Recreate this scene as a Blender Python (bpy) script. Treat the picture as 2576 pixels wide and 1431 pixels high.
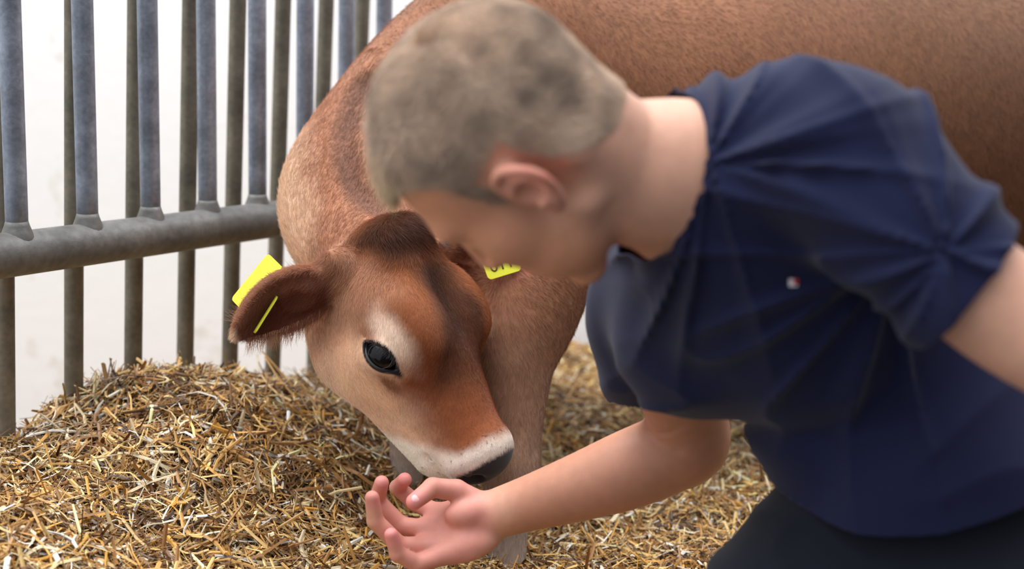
import bpy, bmesh, math
import numpy as np
from mathutils import Matrix, Vector

for o in list(bpy.data.objects):
    bpy.data.objects.remove(o)
sc = bpy.context.scene
col = sc.collection

# ------------------------------------------------------------------ camera
F = 3578.0                      # focal length in pixels of the 2576 wide frame (50 mm on 36 mm)
CAM_H = 0.80
cam_data = bpy.data.cameras.new('camera')
cam_data.lens = 50.0
cam_data.sensor_width = 36.0
cam_data.clip_start = 0.05
cam = bpy.data.objects.new('camera', cam_data)
col.objects.link(cam)
M = Matrix.Translation((0, 0, CAM_H)) @ Matrix.Rotation(math.radians(90 - 11), 4, 'X') @ Matrix.Rotation(math.radians(3.5), 4, 'Z')
cam.matrix_world = M
sc.camera = cam
cam_data.dof.use_dof = True
cam_data.dof.focus_distance = 1.87
cam_data.dof.aperture_fstop = 2.6
MN = np.array(M)

# ------------------------------------------------------------------ world and lights
world = bpy.data.worlds.new('world')
sc.world = world
world.use_nodes = True
wn = world.node_tree.nodes
wl = world.node_tree.links
bg = wn['Background']
tcw = wn.new('ShaderNodeTexCoord')
sep = wn.new('ShaderNodeSeparateXYZ')
rmp = wn.new('ShaderNodeValToRGB')
mr = wn.new('ShaderNodeMapRange')
mr.inputs['From Min'].default_value = -1.0
mr.inputs['From Max'].default_value = 1.0
wl.new(tcw.outputs['Generated'], sep.inputs[0])
wl.new(sep.outputs['Z'], mr.inputs['Value'])
wl.new(mr.outputs[0], rmp.inputs[0])
rmp.color_ramp.elements[0].position = 0.45
rmp.color_ramp.elements[0].color = (0.12, 0.118, 0.116, 1)
rmp.color_ramp.elements[1].position = 0.95
rmp.color_ramp.elements[1].color = (0.80, 0.86, 0.98, 1)
wl.new(rmp.outputs[0], bg.inputs[0])
bg.inputs[1].default_value = 0.9

def sun(name, direction, strength, angle, color):
    d = bpy.data.lights.new(name, 'SUN')
    d.energy = strength
    d.angle = math.radians(angle)
    d.color = color
    o = bpy.data.objects.new(name, d)
    o.rotation_euler = Vector(direction).to_track_quat('-Z', 'Y').to_euler()
    col.objects.link(o)
    return o
# broad soft daylight from above, and a second sun added to brighten left-facing sides
sun('daylight_sun', (0.20, 0.03, -0.97), 3.2, 70, (1.0, 0.985, 0.96))
sun('left_fill_sun', (0.86, 0.30, -0.28), 1.8, 120, (0.98, 0.99, 1.0))
# area lamp added out of view to brighten the wall
ad = bpy.data.lights.new('wall_fill_lamp', 'AREA'); ad.shape = 'RECTANGLE'; ad.size = 5.0; ad.size_y = 1.0; ad.energy = 112; ad.color = (0.97, 0.98, 1.0)
ao = bpy.data.objects.new('wall_fill_lamp', ad); ao.location = (-.6, 2.55, 3.0)
ao.rotation_euler = Vector((0, .42, -1)).to_track_quat('-Z', 'Y').to_euler(); col.objects.link(ao)

sc.view_settings.view_transform = 'Standard'
sc.view_settings.look = 'None'
sc.view_settings.exposure = 0.0
sc.view_settings.gamma = 1.0
sc.view_settings.use_curve_mapping = False
sc.cycles.max_bounces = 5
sc.cycles.diffuse_bounces = 3
sc.cycles.glossy_bounces = 2
sc.cycles.transmission_bounces = 2
sc.cycles.sample_clamp_indirect = 6.0
sc.cycles.use_denoising = True

RES = 1.0
HAIR = 1.0
# ---------------------- small helpers
f32 = np.float32
def P(px, py, d):
    "camera-space point (x right, y up, -z forward) seen at a pixel at depth d"
    return np.array([(px - 1288.0) / F * d, -(py - 715.5) / F * d, -d])
def toW(v):
    v = np.atleast_2d(np.asarray(v, float))
    return v @ MN[:3, :3].T + MN[:3, 3]
UPC = MN[:3, :3].T @ np.array([0, 0, 1.0])          # world up, in camera axes
def unit(v):
    v = np.asarray(v, float)
    return v / np.linalg.norm(v)
def lin(c):
    c = np.asarray(c, float) / 255.0
    return np.where(c <= 0.04045, c / 12.92, ((c + 0.055) / 1.055) ** 2.4)
def smooth(a, b, x):
    t = np.clip((x - a) / (b - a), 0, 1)
    return t * t * (3 - 2 * t)

def tag(o, label=None, cat=None, group=None, kind=None):
    if label: o['label'] = label
    if cat: o['category'] = cat
    if group: o['group'] = group
    if kind: o['kind'] = kind
    return o
def empty(name, loc=(0, 0, 0)):
    o = bpy.data.objects.new(name, None)
    o.location = loc
    col.objects.link(o)
    return o
def link_mesh(name, V, Q, mat, parent=None, colors=None, smooth_sh=True):
    "V world-space vertices; parent's location is subtracted so that parenting stays clean"
    V = np.asarray(V, float)
    if parent is not None:
        V = V - np.array(root_loc(parent))
    me = bpy.data.meshes.new(name)
    if isinstance(Q, np.ndarray):
        n = Q.shape[1]
        me.vertices.add(len(V)); me.vertices.foreach_set('co', V.astype(f32).ravel())
        me.loops.add(Q.size); me.loops.foreach_set('vertex_index', Q.astype(np.int32).ravel())
        me.polygons.add(len(Q)); me.polygons.foreach_set('loop_start', np.arange(0, Q.size, n, dtype=np.int32))
        me.update(calc_edges=True); me.validate()
    else:
        me.from_pydata([tuple(v) for v in V], [], [tuple(q) for q in Q])
        me.update()
    if colors is not None:
        ca = me.color_attributes.new('Col', 'FLOAT_COLOR', 'POINT')
        c4 = np.ones((len(V), 4), f32); c4[:, :3] = colors
        ca.data.foreach_set('color', c4.ravel())
    me.polygons.foreach_set('use_smooth', np.full(len(me.polygons), smooth_sh))
    me.materials.append(mat)
    o = bpy.data.objects.new(name, me)
    col.objects.link(o)
    if parent is not None:
        o.parent = parent
    return o
def root_loc(o):
    l = np.zeros(3)
    while o is not None:
        l = l + np.array(o.location); o = o.parent
    return l
def set_kind(o, k): o['kind'] = k; return o

def mat_simple(name, color, rough=0.6, spec=0.5, attr=False, noise=None, bump=None, sheen=0.0, metallic=0.0, sss=0.0, coat=0.0):
    m = bpy.data.materials.new(name); m.use_nodes = True
    nt = m.node_tree; b = nt.nodes['Principled BSDF']
    b.inputs['Roughness'].default_value = rough
    b.inputs['Specular IOR Level'].default_value = spec
    b.inputs['Metallic'].default_value = metallic
    if sheen: b.inputs['Sheen Weight'].default_value = sheen
    if coat: b.inputs['Coat Weight'].default_value = coat
    if sss:
        b.inputs['Subsurface Weight'].default_value = sss
        b.inputs['Subsurface Radius'].default_value = (1.0, 0.35, 0.2)
        b.inputs['Subsurface Scale'].default_value = 0.006
    tc = nt.nodes.new('ShaderNodeTexCoord')
    if attr:
        a = nt.nodes.new('ShaderNodeAttribute'); a.attribute_name = 'Col'; src = a.outputs['Color']
    else:
        r = nt.nodes.new('ShaderNodeRGB'); r.outputs[0].default_value = (*lin(color), 1); src = r.outputs[0]
    if noise:
        for (sc_, amt, det) in noise:
            n = nt.nodes.new('ShaderNodeTexNoise'); n.inputs['Scale'].default_value = sc_; n.inputs['Detail'].default_value = det
            nt.links.new(tc.outputs['Object'], n.inputs['Vector'])
            mr_ = nt.nodes.new('ShaderNodeMapRange'); mr_.inputs['From Min'].default_value = .3; mr_.inputs['From Max'].default_value = .7
            mr_.inputs['To Min'].default_value = 1 - amt; mr_.inputs['To Max'].default_value = 1 + amt
            nt.links.new(n.outputs['Fac'], mr_.inputs['Value'])
            mx = nt.nodes.new('ShaderNodeVectorMath'); mx.operation = 'SCALE'
            nt.links.new(src, mx.inputs[0]); nt.links.new(mr_.outputs[0], mx.inputs['Scale']); src = mx.outputs[0]
    nt.links.new(src, b.inputs['Base Color'])
    if bump:
        sc_, st, dist = bump
        n = nt.nodes.new('ShaderNodeTexNoise'); n.inputs['Scale'].default_value = sc_; n.inputs['Detail'].default_value = 4
        nt.links.new(tc.outputs['Object'], n.inputs['Vector'])
        bp = nt.nodes.new('ShaderNodeBump'); bp.inputs['Strength'].default_value = st; bp.inputs['Distance'].default_value = dist
        nt.links.new(n.outputs['Fac'], bp.inputs['Height']); nt.links.new(bp.outputs[0], b.inputs['Normal'])
    return m

# value noise ---------------------------------------------------------------
_rs = np.random.RandomState(7)
_NT = _rs.rand(32, 32, 32).astype(f32)
def vnoise(p, freq, seed=0.0):
    q = np.asarray(p, f32) * f32(freq) + f32(seed * 7.31 + 100)
    i = np.floor(q).astype(np.int32); f = q - i; f = f * f * (3 - 2 * f); i = i & 31; j = (i + 1) & 31
    x0, y0, z0 = i[:, 0], i[:, 1], i[:, 2]; x1, y1, z1 = j[:, 0], j[:, 1], j[:, 2]
    fx, fy, fz = f[:, 0], f[:, 1], f[:, 2]
    def L(a, b, t): return a + (b - a) * t
    return L(L(L(_NT[x0, y0, z0], _NT[x1, y0, z0], fx), L(_NT[x0, y1, z0], _NT[x1, y1, z0], fx), fy),
             L(L(_NT[x0, y0, z1], _NT[x1, y0, z1], fx), L(_NT[x0, y1, z1], _NT[x1, y1, z1], fx), fy), fz) * 2 - 1

# tubes ----------------------------------------------------------------------
def spline(pts, n=8):
    pts = np.asarray(pts, float)
    ext = np.vstack([2 * pts[0] - pts[1], pts, 2 * pts[-1] - pts[-2]])
    out = []
    for i in range(len(pts) - 1):
        a, b, c, d = ext[i:i + 4]
        for t in np.linspace(0, 1, n, endpoint=False):
            out.append(.5 * ((2 * b) + (-a + c) * t + (2 * a - 5 * b + 4 * c - d) * t * t + (-a + 3 * b - 3 * c + d) * t ** 3))
    out.append(pts[-1])
    return np.array(out)
def tube(pts, rad, seg=16, closed=False, cap=True):
    pts = np.asarray(pts, float); n = len(pts); rad = np.broadcast_to(rad, (n,))
    V = []; Q = []
    up = None
    for i in range(n):
        if closed: t = unit(pts[(i + 1) % n] - pts[i - 1])
        else: t = unit(pts[min(i + 1, n - 1)] - pts[max(i - 1, 0)])
        if up is None:
            up = unit(np.cross(t, [0.3, 0.5, 0.8]))
        up = unit(up - t * np.dot(up, t)); sd = np.cross(t, up)
        for k in range(seg):
            a = 2 * math.pi * k / seg
            V.append(pts[i] + rad[i] * (math.cos(a) * up + math.sin(a) * sd))
    m = n if closed else n - 1
    for i in range(m):
        for k in range(seg):
            a = i * seg + k; b = i * seg + (k + 1) % seg; j = (i + 1) % n
            Q.append((a, b, j * seg + (k + 1) % seg, j * seg + k))
    if cap and not closed:
        Q.append(tuple(reversed(range(seg)))); Q.append(tuple(range((n - 1) * seg, n * seg)))
    return np.array(V), Q

# ------------------------------------------------------------------ implicit surfaces
def smin(a, b, k):
    h = np.clip(0.5 + 0.5 * (b - a) / k, 0, 1)
    return b + (a - b) * h - k * h * (1 - h)
def smax(a, b, k): return -smin(-a, -b, k)
def ell(p, c, r, R=None):
    q = p - np.asarray(c, f32)
    if R is not None: q = q @ np.asarray(R, f32).T          # rows of R = local axes
    r = np.asarray(r, f32)
    k0 = np.sqrt(((q / r) ** 2).sum(1)) + 1e-6
    k1 = np.sqrt(((q / (r * r)) ** 2).sum(1)) + 1e-6
    return k0 * (k0 - 1) / k1
def cone(p, a, b, ra, rb, flat=None, fac=1.0):
    a = np.asarray(a, f32); b = np.asarray(b, f32); ab = b - a
    t = np.clip(((p - a) @ ab) / (ab @ ab), 0, 1)
    d = p - a - t[:, None] * ab
    if flat is not None:
        fl = np.asarray(flat, f32); d = d + ((d @ fl) * (1 / fac - 1))[:, None] * fl
    return np.sqrt((d * d).sum(1)) - (ra + t * (rb - ra))
def chain(p, pts, n=3, k=0.0, flat=None, fac=1.0):
    "pts rows x,y,z,r ; smooth tapered limb"
    s = spline(pts, n); d = None
    for i in range(len(s) - 1):
        e = cone(p, s[i, :3], s[i + 1, :3], s[i, 3], s[i + 1, 3], flat, fac)
        d = e if d is None else (np.minimum(d, e) if k == 0 else smin(d, e, k))
    return d
def grp(p, fn, c, r, margin=0.05):
    c = np.asarray(c, f32)
    d = np.sqrt(((p - c) ** 2).sum(1)) - f32(r)
    out = d + margin
    m = d < margin
    if m.any(): out[m] = fn(p[m])
    return out

def axis_nonuniform(lo, hi, zones, h0):
    "grid coordinates with finer steps inside zones [(a,b,h)]"
    xs = [lo]
    while xs[-1] < hi:
        x = xs[-1]; h = h0
        for a, b, hh in zones:
            if a <= x <= b: h = min(h, hh)
            elif x < a and x + h0 > a: h = min(h, max(hh, a - x))
        xs.append(x + h)
    while (len(xs) - 1) % 8: xs.append(xs[-1] + h0)
    return np.array(xs)

def extract(fn, ax, lip=1.0):
    "sparse surface nets on a rectilinear grid"
    X, Y, Z = [a.astype(f32) for a in ax]
    nb = [(len(a) - 1) // 8 for a in (X, Y, Z)]
    bi, bj, bk = np.meshgrid(*[np.arange(n) for n in nb], indexing='ij')
    B = np.stack([bi.ravel(), bj.ravel(), bk.ravel()], 1)
    lo = np.stack([X[B[:, 0] * 8], Y[B[:, 1] * 8], Z[B[:, 2] * 8]], 1)
    hi = np.stack([X[B[:, 0] * 8 + 8], Y[B[:, 1] * 8 + 8], Z[B[:, 2] * 8 + 8]], 1)
    ce = (lo + hi) / 2; hd = np.sqrt(((hi - lo) ** 2).sum(1)) / 2
    keep = np.zeros(len(B), bool)
    for s in range(0, len(B), 200000):
        keep[s:s + 200000] = np.abs(fn(ce[s:s + 200000])) < hd[s:s + 200000] * 1.25 * lip + 0.006
    B = B[keep]
    NX, NY, NZ = len(X), len(Y), len(Z)
    o = np.arange(9)
    oi, oj, ok = [g.ravel() for g in np.meshgrid(o, o, o, indexing='ij')]
    allv = []; allg = []; allq = []
    for s in range(0, len(B), 400):
        b = B[s:s + 400]; nbk = len(b)
        I = b[:, 0, None] * 8 + oi; J = b[:, 1, None] * 8 + oj; K = b[:, 2, None] * 8 + ok
        p = np.stack([X[I], Y[J], Z[K]], -1).reshape(-1, 3)
        d = fn(p).reshape(nbk, 9, 9, 9)
        sg = d < 0
        c = np.zeros((nbk, 8, 8, 8), np.int8)
        for a in (0, 1):
            for e in (0, 1):
                for g in (0, 1): c += sg[:, a:a + 8, e:e + 8, g:g + 8]
        act = (c > 0) & (c < 8)
        n_, i_, j_, k_ = np.nonzero(act)
        if len(n_) == 0: continue
        D = {}
        Pq = {}
        gi = b[n_, 0] * 8 + i_; gj = b[n_, 1] * 8 + j_; gk = b[n_, 2] * 8 + k_
        for a in (0, 1):
            for e in (0, 1):
                for g in (0, 1):
                    D[a, e, g] = d[n_, i_ + a, j_ + e, k_ + g]
                    Pq[a, e, g] = np.stack([X[gi + a], Y[gj + e], Z[gk + g]], 1)
        acc = np.zeros((len(n_), 3)); cnt = np.zeros(len(n_))
        corners = list(D)
        for u in corners:
            for v in corners:
                if u < v and sum(abs(np.array(u) - np.array(v))) == 1:
                    da, db = D[u], D[v]; m = (da < 0) != (db < 0)
                    t = np.where(m, da / np.where(m, da - db, 1), 0)
                    acc += np.where(m[:, None], Pq[u] + t[:, None] * (Pq[v] - Pq[u]), 0); cnt += m
        allv.append(acc / cnt[:, None])
        allg.append((gi.astype(np.int64) * NY + gj) * NZ + gk)
        # quads
        def cid(i, j, k): return (i.astype(np.int64) * NY + j) * NZ + k
        for axn in range(3):
            sl0 = [slice(None), slice(0, 8), slice(0, 8), slice(0, 8)]
            sl1 = list(sl0); sl1[axn + 1] = slice(1, 9)
            s0 = sg[tuple(sl0)]; s1 = sg[tuple(sl1)]
            n2, i2, j2, k2 = np.nonzero(s0 != s1)
            flip = s0[n2, i2, j2, k2]
            g = [b[n2, 0] * 8 + i2, b[n2, 1] * 8 + j2, b[n2, 2] * 8 + k2]
            u, v = [(1, 2), (2, 0), (0, 1)][axn]
            def cc(du, dv):
                h = [x.copy() for x in g]; h[u] = h[u] - du; h[v] = h[v] - dv
                return cid(*h)
            q = np.stack([cc(1, 1), cc(0, 1), cc(0, 0), cc(1, 0)], 1)
            q[~flip] = q[~flip][:, ::-1]
            allq.append(q)
    V = np.concatenate(allv); G = np.concatenate(allg); Qd = np.concatenate(allq)
    order = np.argsort(G); G = G[order]; V = V[order]
    idx = np.searchsorted(G, Qd); idx[idx >= len(G)] = 0
    ok_ = (G[idx] == Qd).all(1)
    return V, idx[ok_]
def uniform_axes(lo, hi, h):
    return [axis_nonuniform(a, b, [], h) for a, b in zip(lo, hi)]
def keep_largest(V, Q, top=1):
    n = len(V); lab = np.arange(n)
    while True:
        m = lab[Q].min(1)
        new = lab.copy()
        for k in range(4): np.minimum.at(new, Q[:, k], m)
        new = new[new]
        if (new == lab).all(): break
        lab = new
    u, c = np.unique(lab[Q[:, 0]], return_counts=True)
    big = u[np.argsort(-c)[:top]]
    Q = Q[np.isin(lab[Q[:, 0]], big)]
    used = np.unique(Q); re = np.full(n, -1); re[used] = np.arange(len(used))
    return V[used], re[Q]
def vnormals(V, Q):
    n = np.cross(V[Q[:, 2]] - V[Q[:, 0]], V[Q[:, 3]] - V[Q[:, 1]])
    N = np.zeros_like(V)
    for k in range(4): np.add.at(N, Q[:, k], n)
    return N / (np.linalg.norm(N, axis=1, keepdims=True) + 1e-12)
def snap(fn, V, it=2):
    "pull vertices on to the isosurface"
    e = 5e-4
    for _ in range(it):
        d = fn(V.astype(f32)).astype(float)
        g = np.stack([(fn((V + np.eye(3)[k] * e).astype(f32)) - fn((V - np.eye(3)[k] * e).astype(f32))) / (2 * e) for k in range(3)], 1)
        g2 = (g * g).sum(1, keepdims=True) + 1e-3
        V = V - np.clip(d[:, None] * g / g2, -.0015, .0015) * .8
    return V

def make_hair(name, V, Q, N, count, weight, flow, length, radius, colorf, mat, parent, seed=1, lift=0.35, jitter=0.25, npts=4, curl=0.0, sink=0.0006):
    "hair curves rooted on a mesh; all arrays in camera space"
    rs = np.random.RandomState(seed)
    a = np.linalg.norm(np.cross(V[Q[:, 2]] - V[Q[:, 0]], V[Q[:, 3]] - V[Q[:, 1]]), axis=1)
    w = a * weight[Q].mean(1); w = w / w.sum()
    f = rs.choice(len(Q), count, p=w)
    uv = rs.rand(count, 2); q = Q[f]
    def mixv(A):
        u = uv[:, :1]; v = uv[:, 1:]
        return (A[q[:, 0]] * (1 - u) + A[q[:, 1]] * u) * (1 - v) + (A[q[:, 3]] * (1 - u) + A[q[:, 2]] * u) * v
    p = mixv(V); n = mixv(N); n /= np.linalg.norm(n, axis=1, keepdims=True)
    fl = flow(p, n); fl = fl - n * (fl * n).sum(1, keepdims=True); fl /= np.linalg.norm(fl, axis=1, keepdims=True) + 1e-9
    jt = rs.normal(size=(count, 3)) * jitter
    L = length(p) * rs.uniform(.6, 1.25, count)
    pts = np.zeros((count, npts, 3))
    pos = p - n * sink; pts[:, 0] = pos
    lf = lift if np.isscalar(lift) else lift(p)[:, None]
    for i in range(1, npts):
        t = i / (npts - 1)
        d = fl + n * lf * (1.4 - t) + jt + rs.normal(size=(count, 3)) * curl
        d /= np.linalg.norm(d, axis=1, keepdims=True)
        pos = pos + d * (L / (npts - 1))[:, None]
        pts[:, i] = pos
    c = colorf(p, n)
    c = c * rs.uniform(.72, 1.3, (count, 1))
    hc = bpy.data.hair_curves.new(name)
    hc.add_curves([npts] * count)
    wp = toW(pts.reshape(-1, 3)) - root_loc(parent)
    hc.attributes['position'].data.foreach_set('vector', wp.astype(f32).ravel())
    r = hc.attributes.get('radius') or hc.attributes.new('radius', 'FLOAT', 'POINT')
    rr = np.tile(np.linspace(1, .25, npts), count) * radius
    r.data.foreach_set('value', rr.astype(f32))
    ca = hc.attributes.new('Col', 'FLOAT_COLOR', 'CURVE')
    c4 = np.ones((count, 4), f32); c4[:, :3] = c
    ca.data.foreach_set('color', c4.ravel())
    hc.materials.append(mat)
    o = bpy.data.objects.new(name, hc); col.objects.link(o); o.parent = parent
    o['kind'] = 'stuff'
    return o

# ------------------------------------------------------------------ setting: wall and ground
def ray_ground(px, py, z0):
    "world point where the view ray meets height z0"
    a = toW(P(px, py, 1.0))[0]; c = np.array([0, 0, CAM_H]); d = a - c
    return c + d * ((z0 - c[2]) / d[2])
m_wall = mat_simple('whitewash', (250, 249, 247), rough=0.9, spec=0.1, bump=(30, .2, .004))
nt = m_wall.node_tree; b_ = nt.nodes['Principled BSDF']
tc = nt.nodes.new('ShaderNodeTexCoord')
n1 = nt.nodes.new('ShaderNodeTexNoise'); n1.inputs['Scale'].default_value = 3.2; n1.inputs['Detail'].default_value = 6; n1.inputs['Roughness'].default_value = .65
nt.links.new(tc.outputs['Object'], n1.inputs['Vector'])
cr = nt.nodes.new('ShaderNodeValToRGB'); cr.color_ramp.elements[0].position = .60; cr.color_ramp.elements[1].position = .80
cr.color_ramp.elements[0].color = (.93, .93, .925, 1); cr.color_ramp.elements[1].color = (.50, .40, .27, 1)
nt.links.new(n1.outputs['Fac'], cr.inputs[0]); nt.links.new(cr.outputs[0], b_.inputs['Base Color'])

WALL_Y = 3.45
def grid_mesh(name, xs, zs, fn, mat):
    V = []; Q = []
    for j, z in enumerate(zs):
        for i, x in enumerate(xs): V.append(fn(x, z))
    nx = len(xs)
    for j in range(len(zs) - 1):
        for i in range(nx - 1): Q.append((j * nx + i, j * nx + i + 1, (j + 1) * nx + i + 1, (j + 1) * nx + i))
    return link_mesh(name, V, Q, mat)
def wall_pt(x, z):
    g = -0.006 * math.exp(-((z - 0.955) / 0.008) ** 2)           # shallow joint between the rendered blocks
    return (x, WALL_Y - g, z)
zz = sorted(set(list(np.linspace(-0.6, 3.2, 12)) + list(np.linspace(0.92, 0.99, 25))))
wall = grid_mesh('wall_back', np.linspace(-4, 5, 10), zz, wall_pt, m_wall); set_kind(wall, 'structure')

m_earth = mat_simple('dark_litter', (84, 60, 34), rough=1.0, spec=0.05, noise=[(60, .5, 6)], bump=(90, .8, .01))

# bar positions of the barrier : pixel, depth
def rail_pt(t):
    return np.array([-.66 + .063 * t, .0412 + .016 * t, -(1.9 + .11 * t)])
fence_w = toW([rail_pt(0), rail_pt(6)])
fd = unit((fence_w[1] - fence_w[0])[:2]); fn2 = np.array([-fd[1], fd[0]])     # along / away from the camera
def straw_h(x, y):
    x = np.asarray(x, float); y = np.asarray(y, float)
    r = np.stack([x - fence_w[0, 0], y - fence_w[0, 1]], -1)
    s = r @ fd; u = r @ fn2
    prof = np.exp(-(np.where(u < -.03, (u + .03) / .34, u / .22)) ** 2)
    amp = 0.165 - .085 * smooth(.42, .8, s) - .065 * smooth(.9, 1.4, s) + .02 * np.exp(-((s - .22) / .12) ** 2) - .045 * np.exp(-((s - .52) / .18) ** 2) - .035 * np.exp(-((s + .02) / .13) ** 2)
    h = 0.035 + amp * prof
    h = h - .34 * smooth(.06, .5, u) * (1 - smooth(1.25, 1.7, s)) - .05 * smooth(2.6, 3.4, y)     # lower feed passage behind the barrier
    p = np.stack([x.ravel(), y.ravel(), np.zeros(x.size)], 1)
    h = h + .02 * vnoise(p, 4.0, 1).reshape(x.shape) + .011 * vnoise(p, 11.0, 2).reshape(x.shape) + .006 * vnoise(p, 28., 3).reshape(x.shape)
    return h
xs = np.arange(-2.6, 3.2, .03); ys = np.arange(1.0, WALL_Y + .05, .03)
gx, gy = np.meshgrid(xs, ys)
gh = straw_h(gx, gy) - .012
Vg = np.stack([gx.ravel(), gy.ravel(), gh.ravel()], 1)
ii, jj = np.meshgrid(np.arange(len(ys) - 1), np.arange(len(xs) - 1), indexing='ij'); ii = ii.ravel(); jj = jj.ravel(); nx = len(xs)
Qg = np.stack([ii * nx + jj, ii * nx + jj + 1, (ii + 1) * nx + jj + 1, (ii + 1) * nx + jj], 1)
floor = link_mesh('floor', Vg, Qg, m_earth); set_kind(floor, 'structure')

# ------------------------------------------------------------------ straw litter
def make_straw():
    rs = np.random.RandomState(3)
    n = 150000
    # denser where the lens looks: sample in a wedge in front of the camera
    y = rs.uniform(1.45, WALL_Y - .09, n * 2); x = rs.uniform(-1, 1, n * 2) * (0.50 * y + .12)
    keep = rs.rand(n * 2) < (y / WALL_Y) ** -.4 * .8
    x = x[keep][:n]; y = y[keep][:n]; n = len(x)
    kind = rs.rand(n)
    L = np.where(kind < .60, rs.lognormal(math.log(.032), .45, n), np.where(kind < .86, rs.lognormal(math.log(.052), .38, n), rs.lognormal(math.log(.012), .4, n)))
    L = np.clip(L, .006, .14)
    wd = np.where(kind < .60, rs.uniform(.0007, .0024, n), np.where(kind < .86, rs.uniform(.0022, .0066, n), rs.uniform(.003, .007, n)))
    layer = rs.rand(n) ** 1.2
    h = straw_h(x, y) - .012 + layer * .024
    yaw = rs.uniform(0, 2 * math.pi, n) + .0
    tilt = rs.normal(0, .20, n)
    up = rs.rand(n) < .026; tilt[up] = rs.uniform(.4, 1.25, up.sum()) ; h[up] += .004
    e = .02
    gxn = (straw_h(x + e, y) - straw_h(x - e, y)) / (2 * e); gyn = (straw_h(x, y + e) - straw_h(x, y - e)) / (2 * e)
    dx = np.cos(yaw); dy = np.sin(yaw)
    D = np.stack([dx, dy, gxn * dx + gyn * dy + np.tan(np.clip(tilt, -1.3, 1.3))], 1); D /= np.linalg.norm(D, axis=1, keepdims=True)
    Nn = np.stack([-gxn, -gyn, np.ones(n)], 1) + rs.normal(0, .45, (n, 3)); 
    S = np.cross(D, Nn); S /= np.linalg.norm(S, axis=1, keepdims=True); U = np.cross(S, D)
    bend = rs.normal(0, .16, n); side = rs.normal(0, .14, n)
    c = np.stack([x, y, h], 1)
    K = 4
    V = np.zeros((n, K, 3, 3))
    kink = np.where(rs.rand(n) < .15, rs.normal(0, .7, n), 0)
    for k in range(K):
        t = k / (K - 1) * 2 - 1
        q = c + D * (L * .5 * t)[:, None] + U * (L * bend * (t * t - .3))[:, None] + S * (L * (side * (t * t - .3) + kink * max(t, 0) * .5))[:, None]
        wk = wd * (1 - .35 * max(t, 0) ** 2)
        V[:, k, 0] = q - S * (wk * .5)[:, None]
        V[:, k, 1] = q + U * (wk * .32)[:, None]
        V[:, k, 2] = q + S * (wk * .5)[:, None]
    base = (np.arange(n) * K * 3)[:, None]
    Q = []
    for k in range(K - 1):
        for s in (0, 1):
            Q.append(base + np.array([[k * 3 + s, k * 3 + s + 1, (k + 1) * 3 + s + 1, (k + 1) * 3 + s]]))
    Q = np.concatenate(Q)
    pal = lin([(222, 186, 118), (196, 150, 84), (164, 120, 66), (236, 214, 162), (132, 92, 50), (98, 66, 36), (216, 200, 166), (236, 230, 218), (198, 146, 64), (70, 48, 30)])
    pr = np.array([.13, .16, .18, .08, .15, .13, .06, .03, .06, .05])
    ci = rs.choice(len(pal), n, p=pr / pr.sum())
    cc = pal[ci] * rs.uniform(.75, 1.35, (n, 1))
    cc = cc * (.42 + .58 * np.clip(layer * 1.6, 0, 1))[:, None] ** .5     # deeper straw darkened, shade of the gaps put into the colour
    white = (kind > .86) & (rs.rand(n) < .35)
    cc[white] = lin((228, 222, 208)) * rs.uniform(.7, 1.0, (white.sum(), 1))
    crest = np.exp(-((((np.stack([x - fence_w[0, 0], y - fence_w[0, 1]], -1)) @ fn2) - .02) / .09) ** 2)
    cc = np.clip(cc, 0, .9) * (1 - .22 * crest * (vnoise(np.stack([x, y, 0 * x], 1), 6, 3) > -.3))[:, None]      # darker, browner litter along the barrier
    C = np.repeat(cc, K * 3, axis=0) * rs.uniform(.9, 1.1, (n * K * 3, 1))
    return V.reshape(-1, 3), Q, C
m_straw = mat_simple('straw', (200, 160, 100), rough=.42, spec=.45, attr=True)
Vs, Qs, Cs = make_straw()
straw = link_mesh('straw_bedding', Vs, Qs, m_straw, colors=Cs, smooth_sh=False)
tag(straw, 'loose golden brown straw bedding spread over the pen floor', 'straw', kind='stuff')

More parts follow.
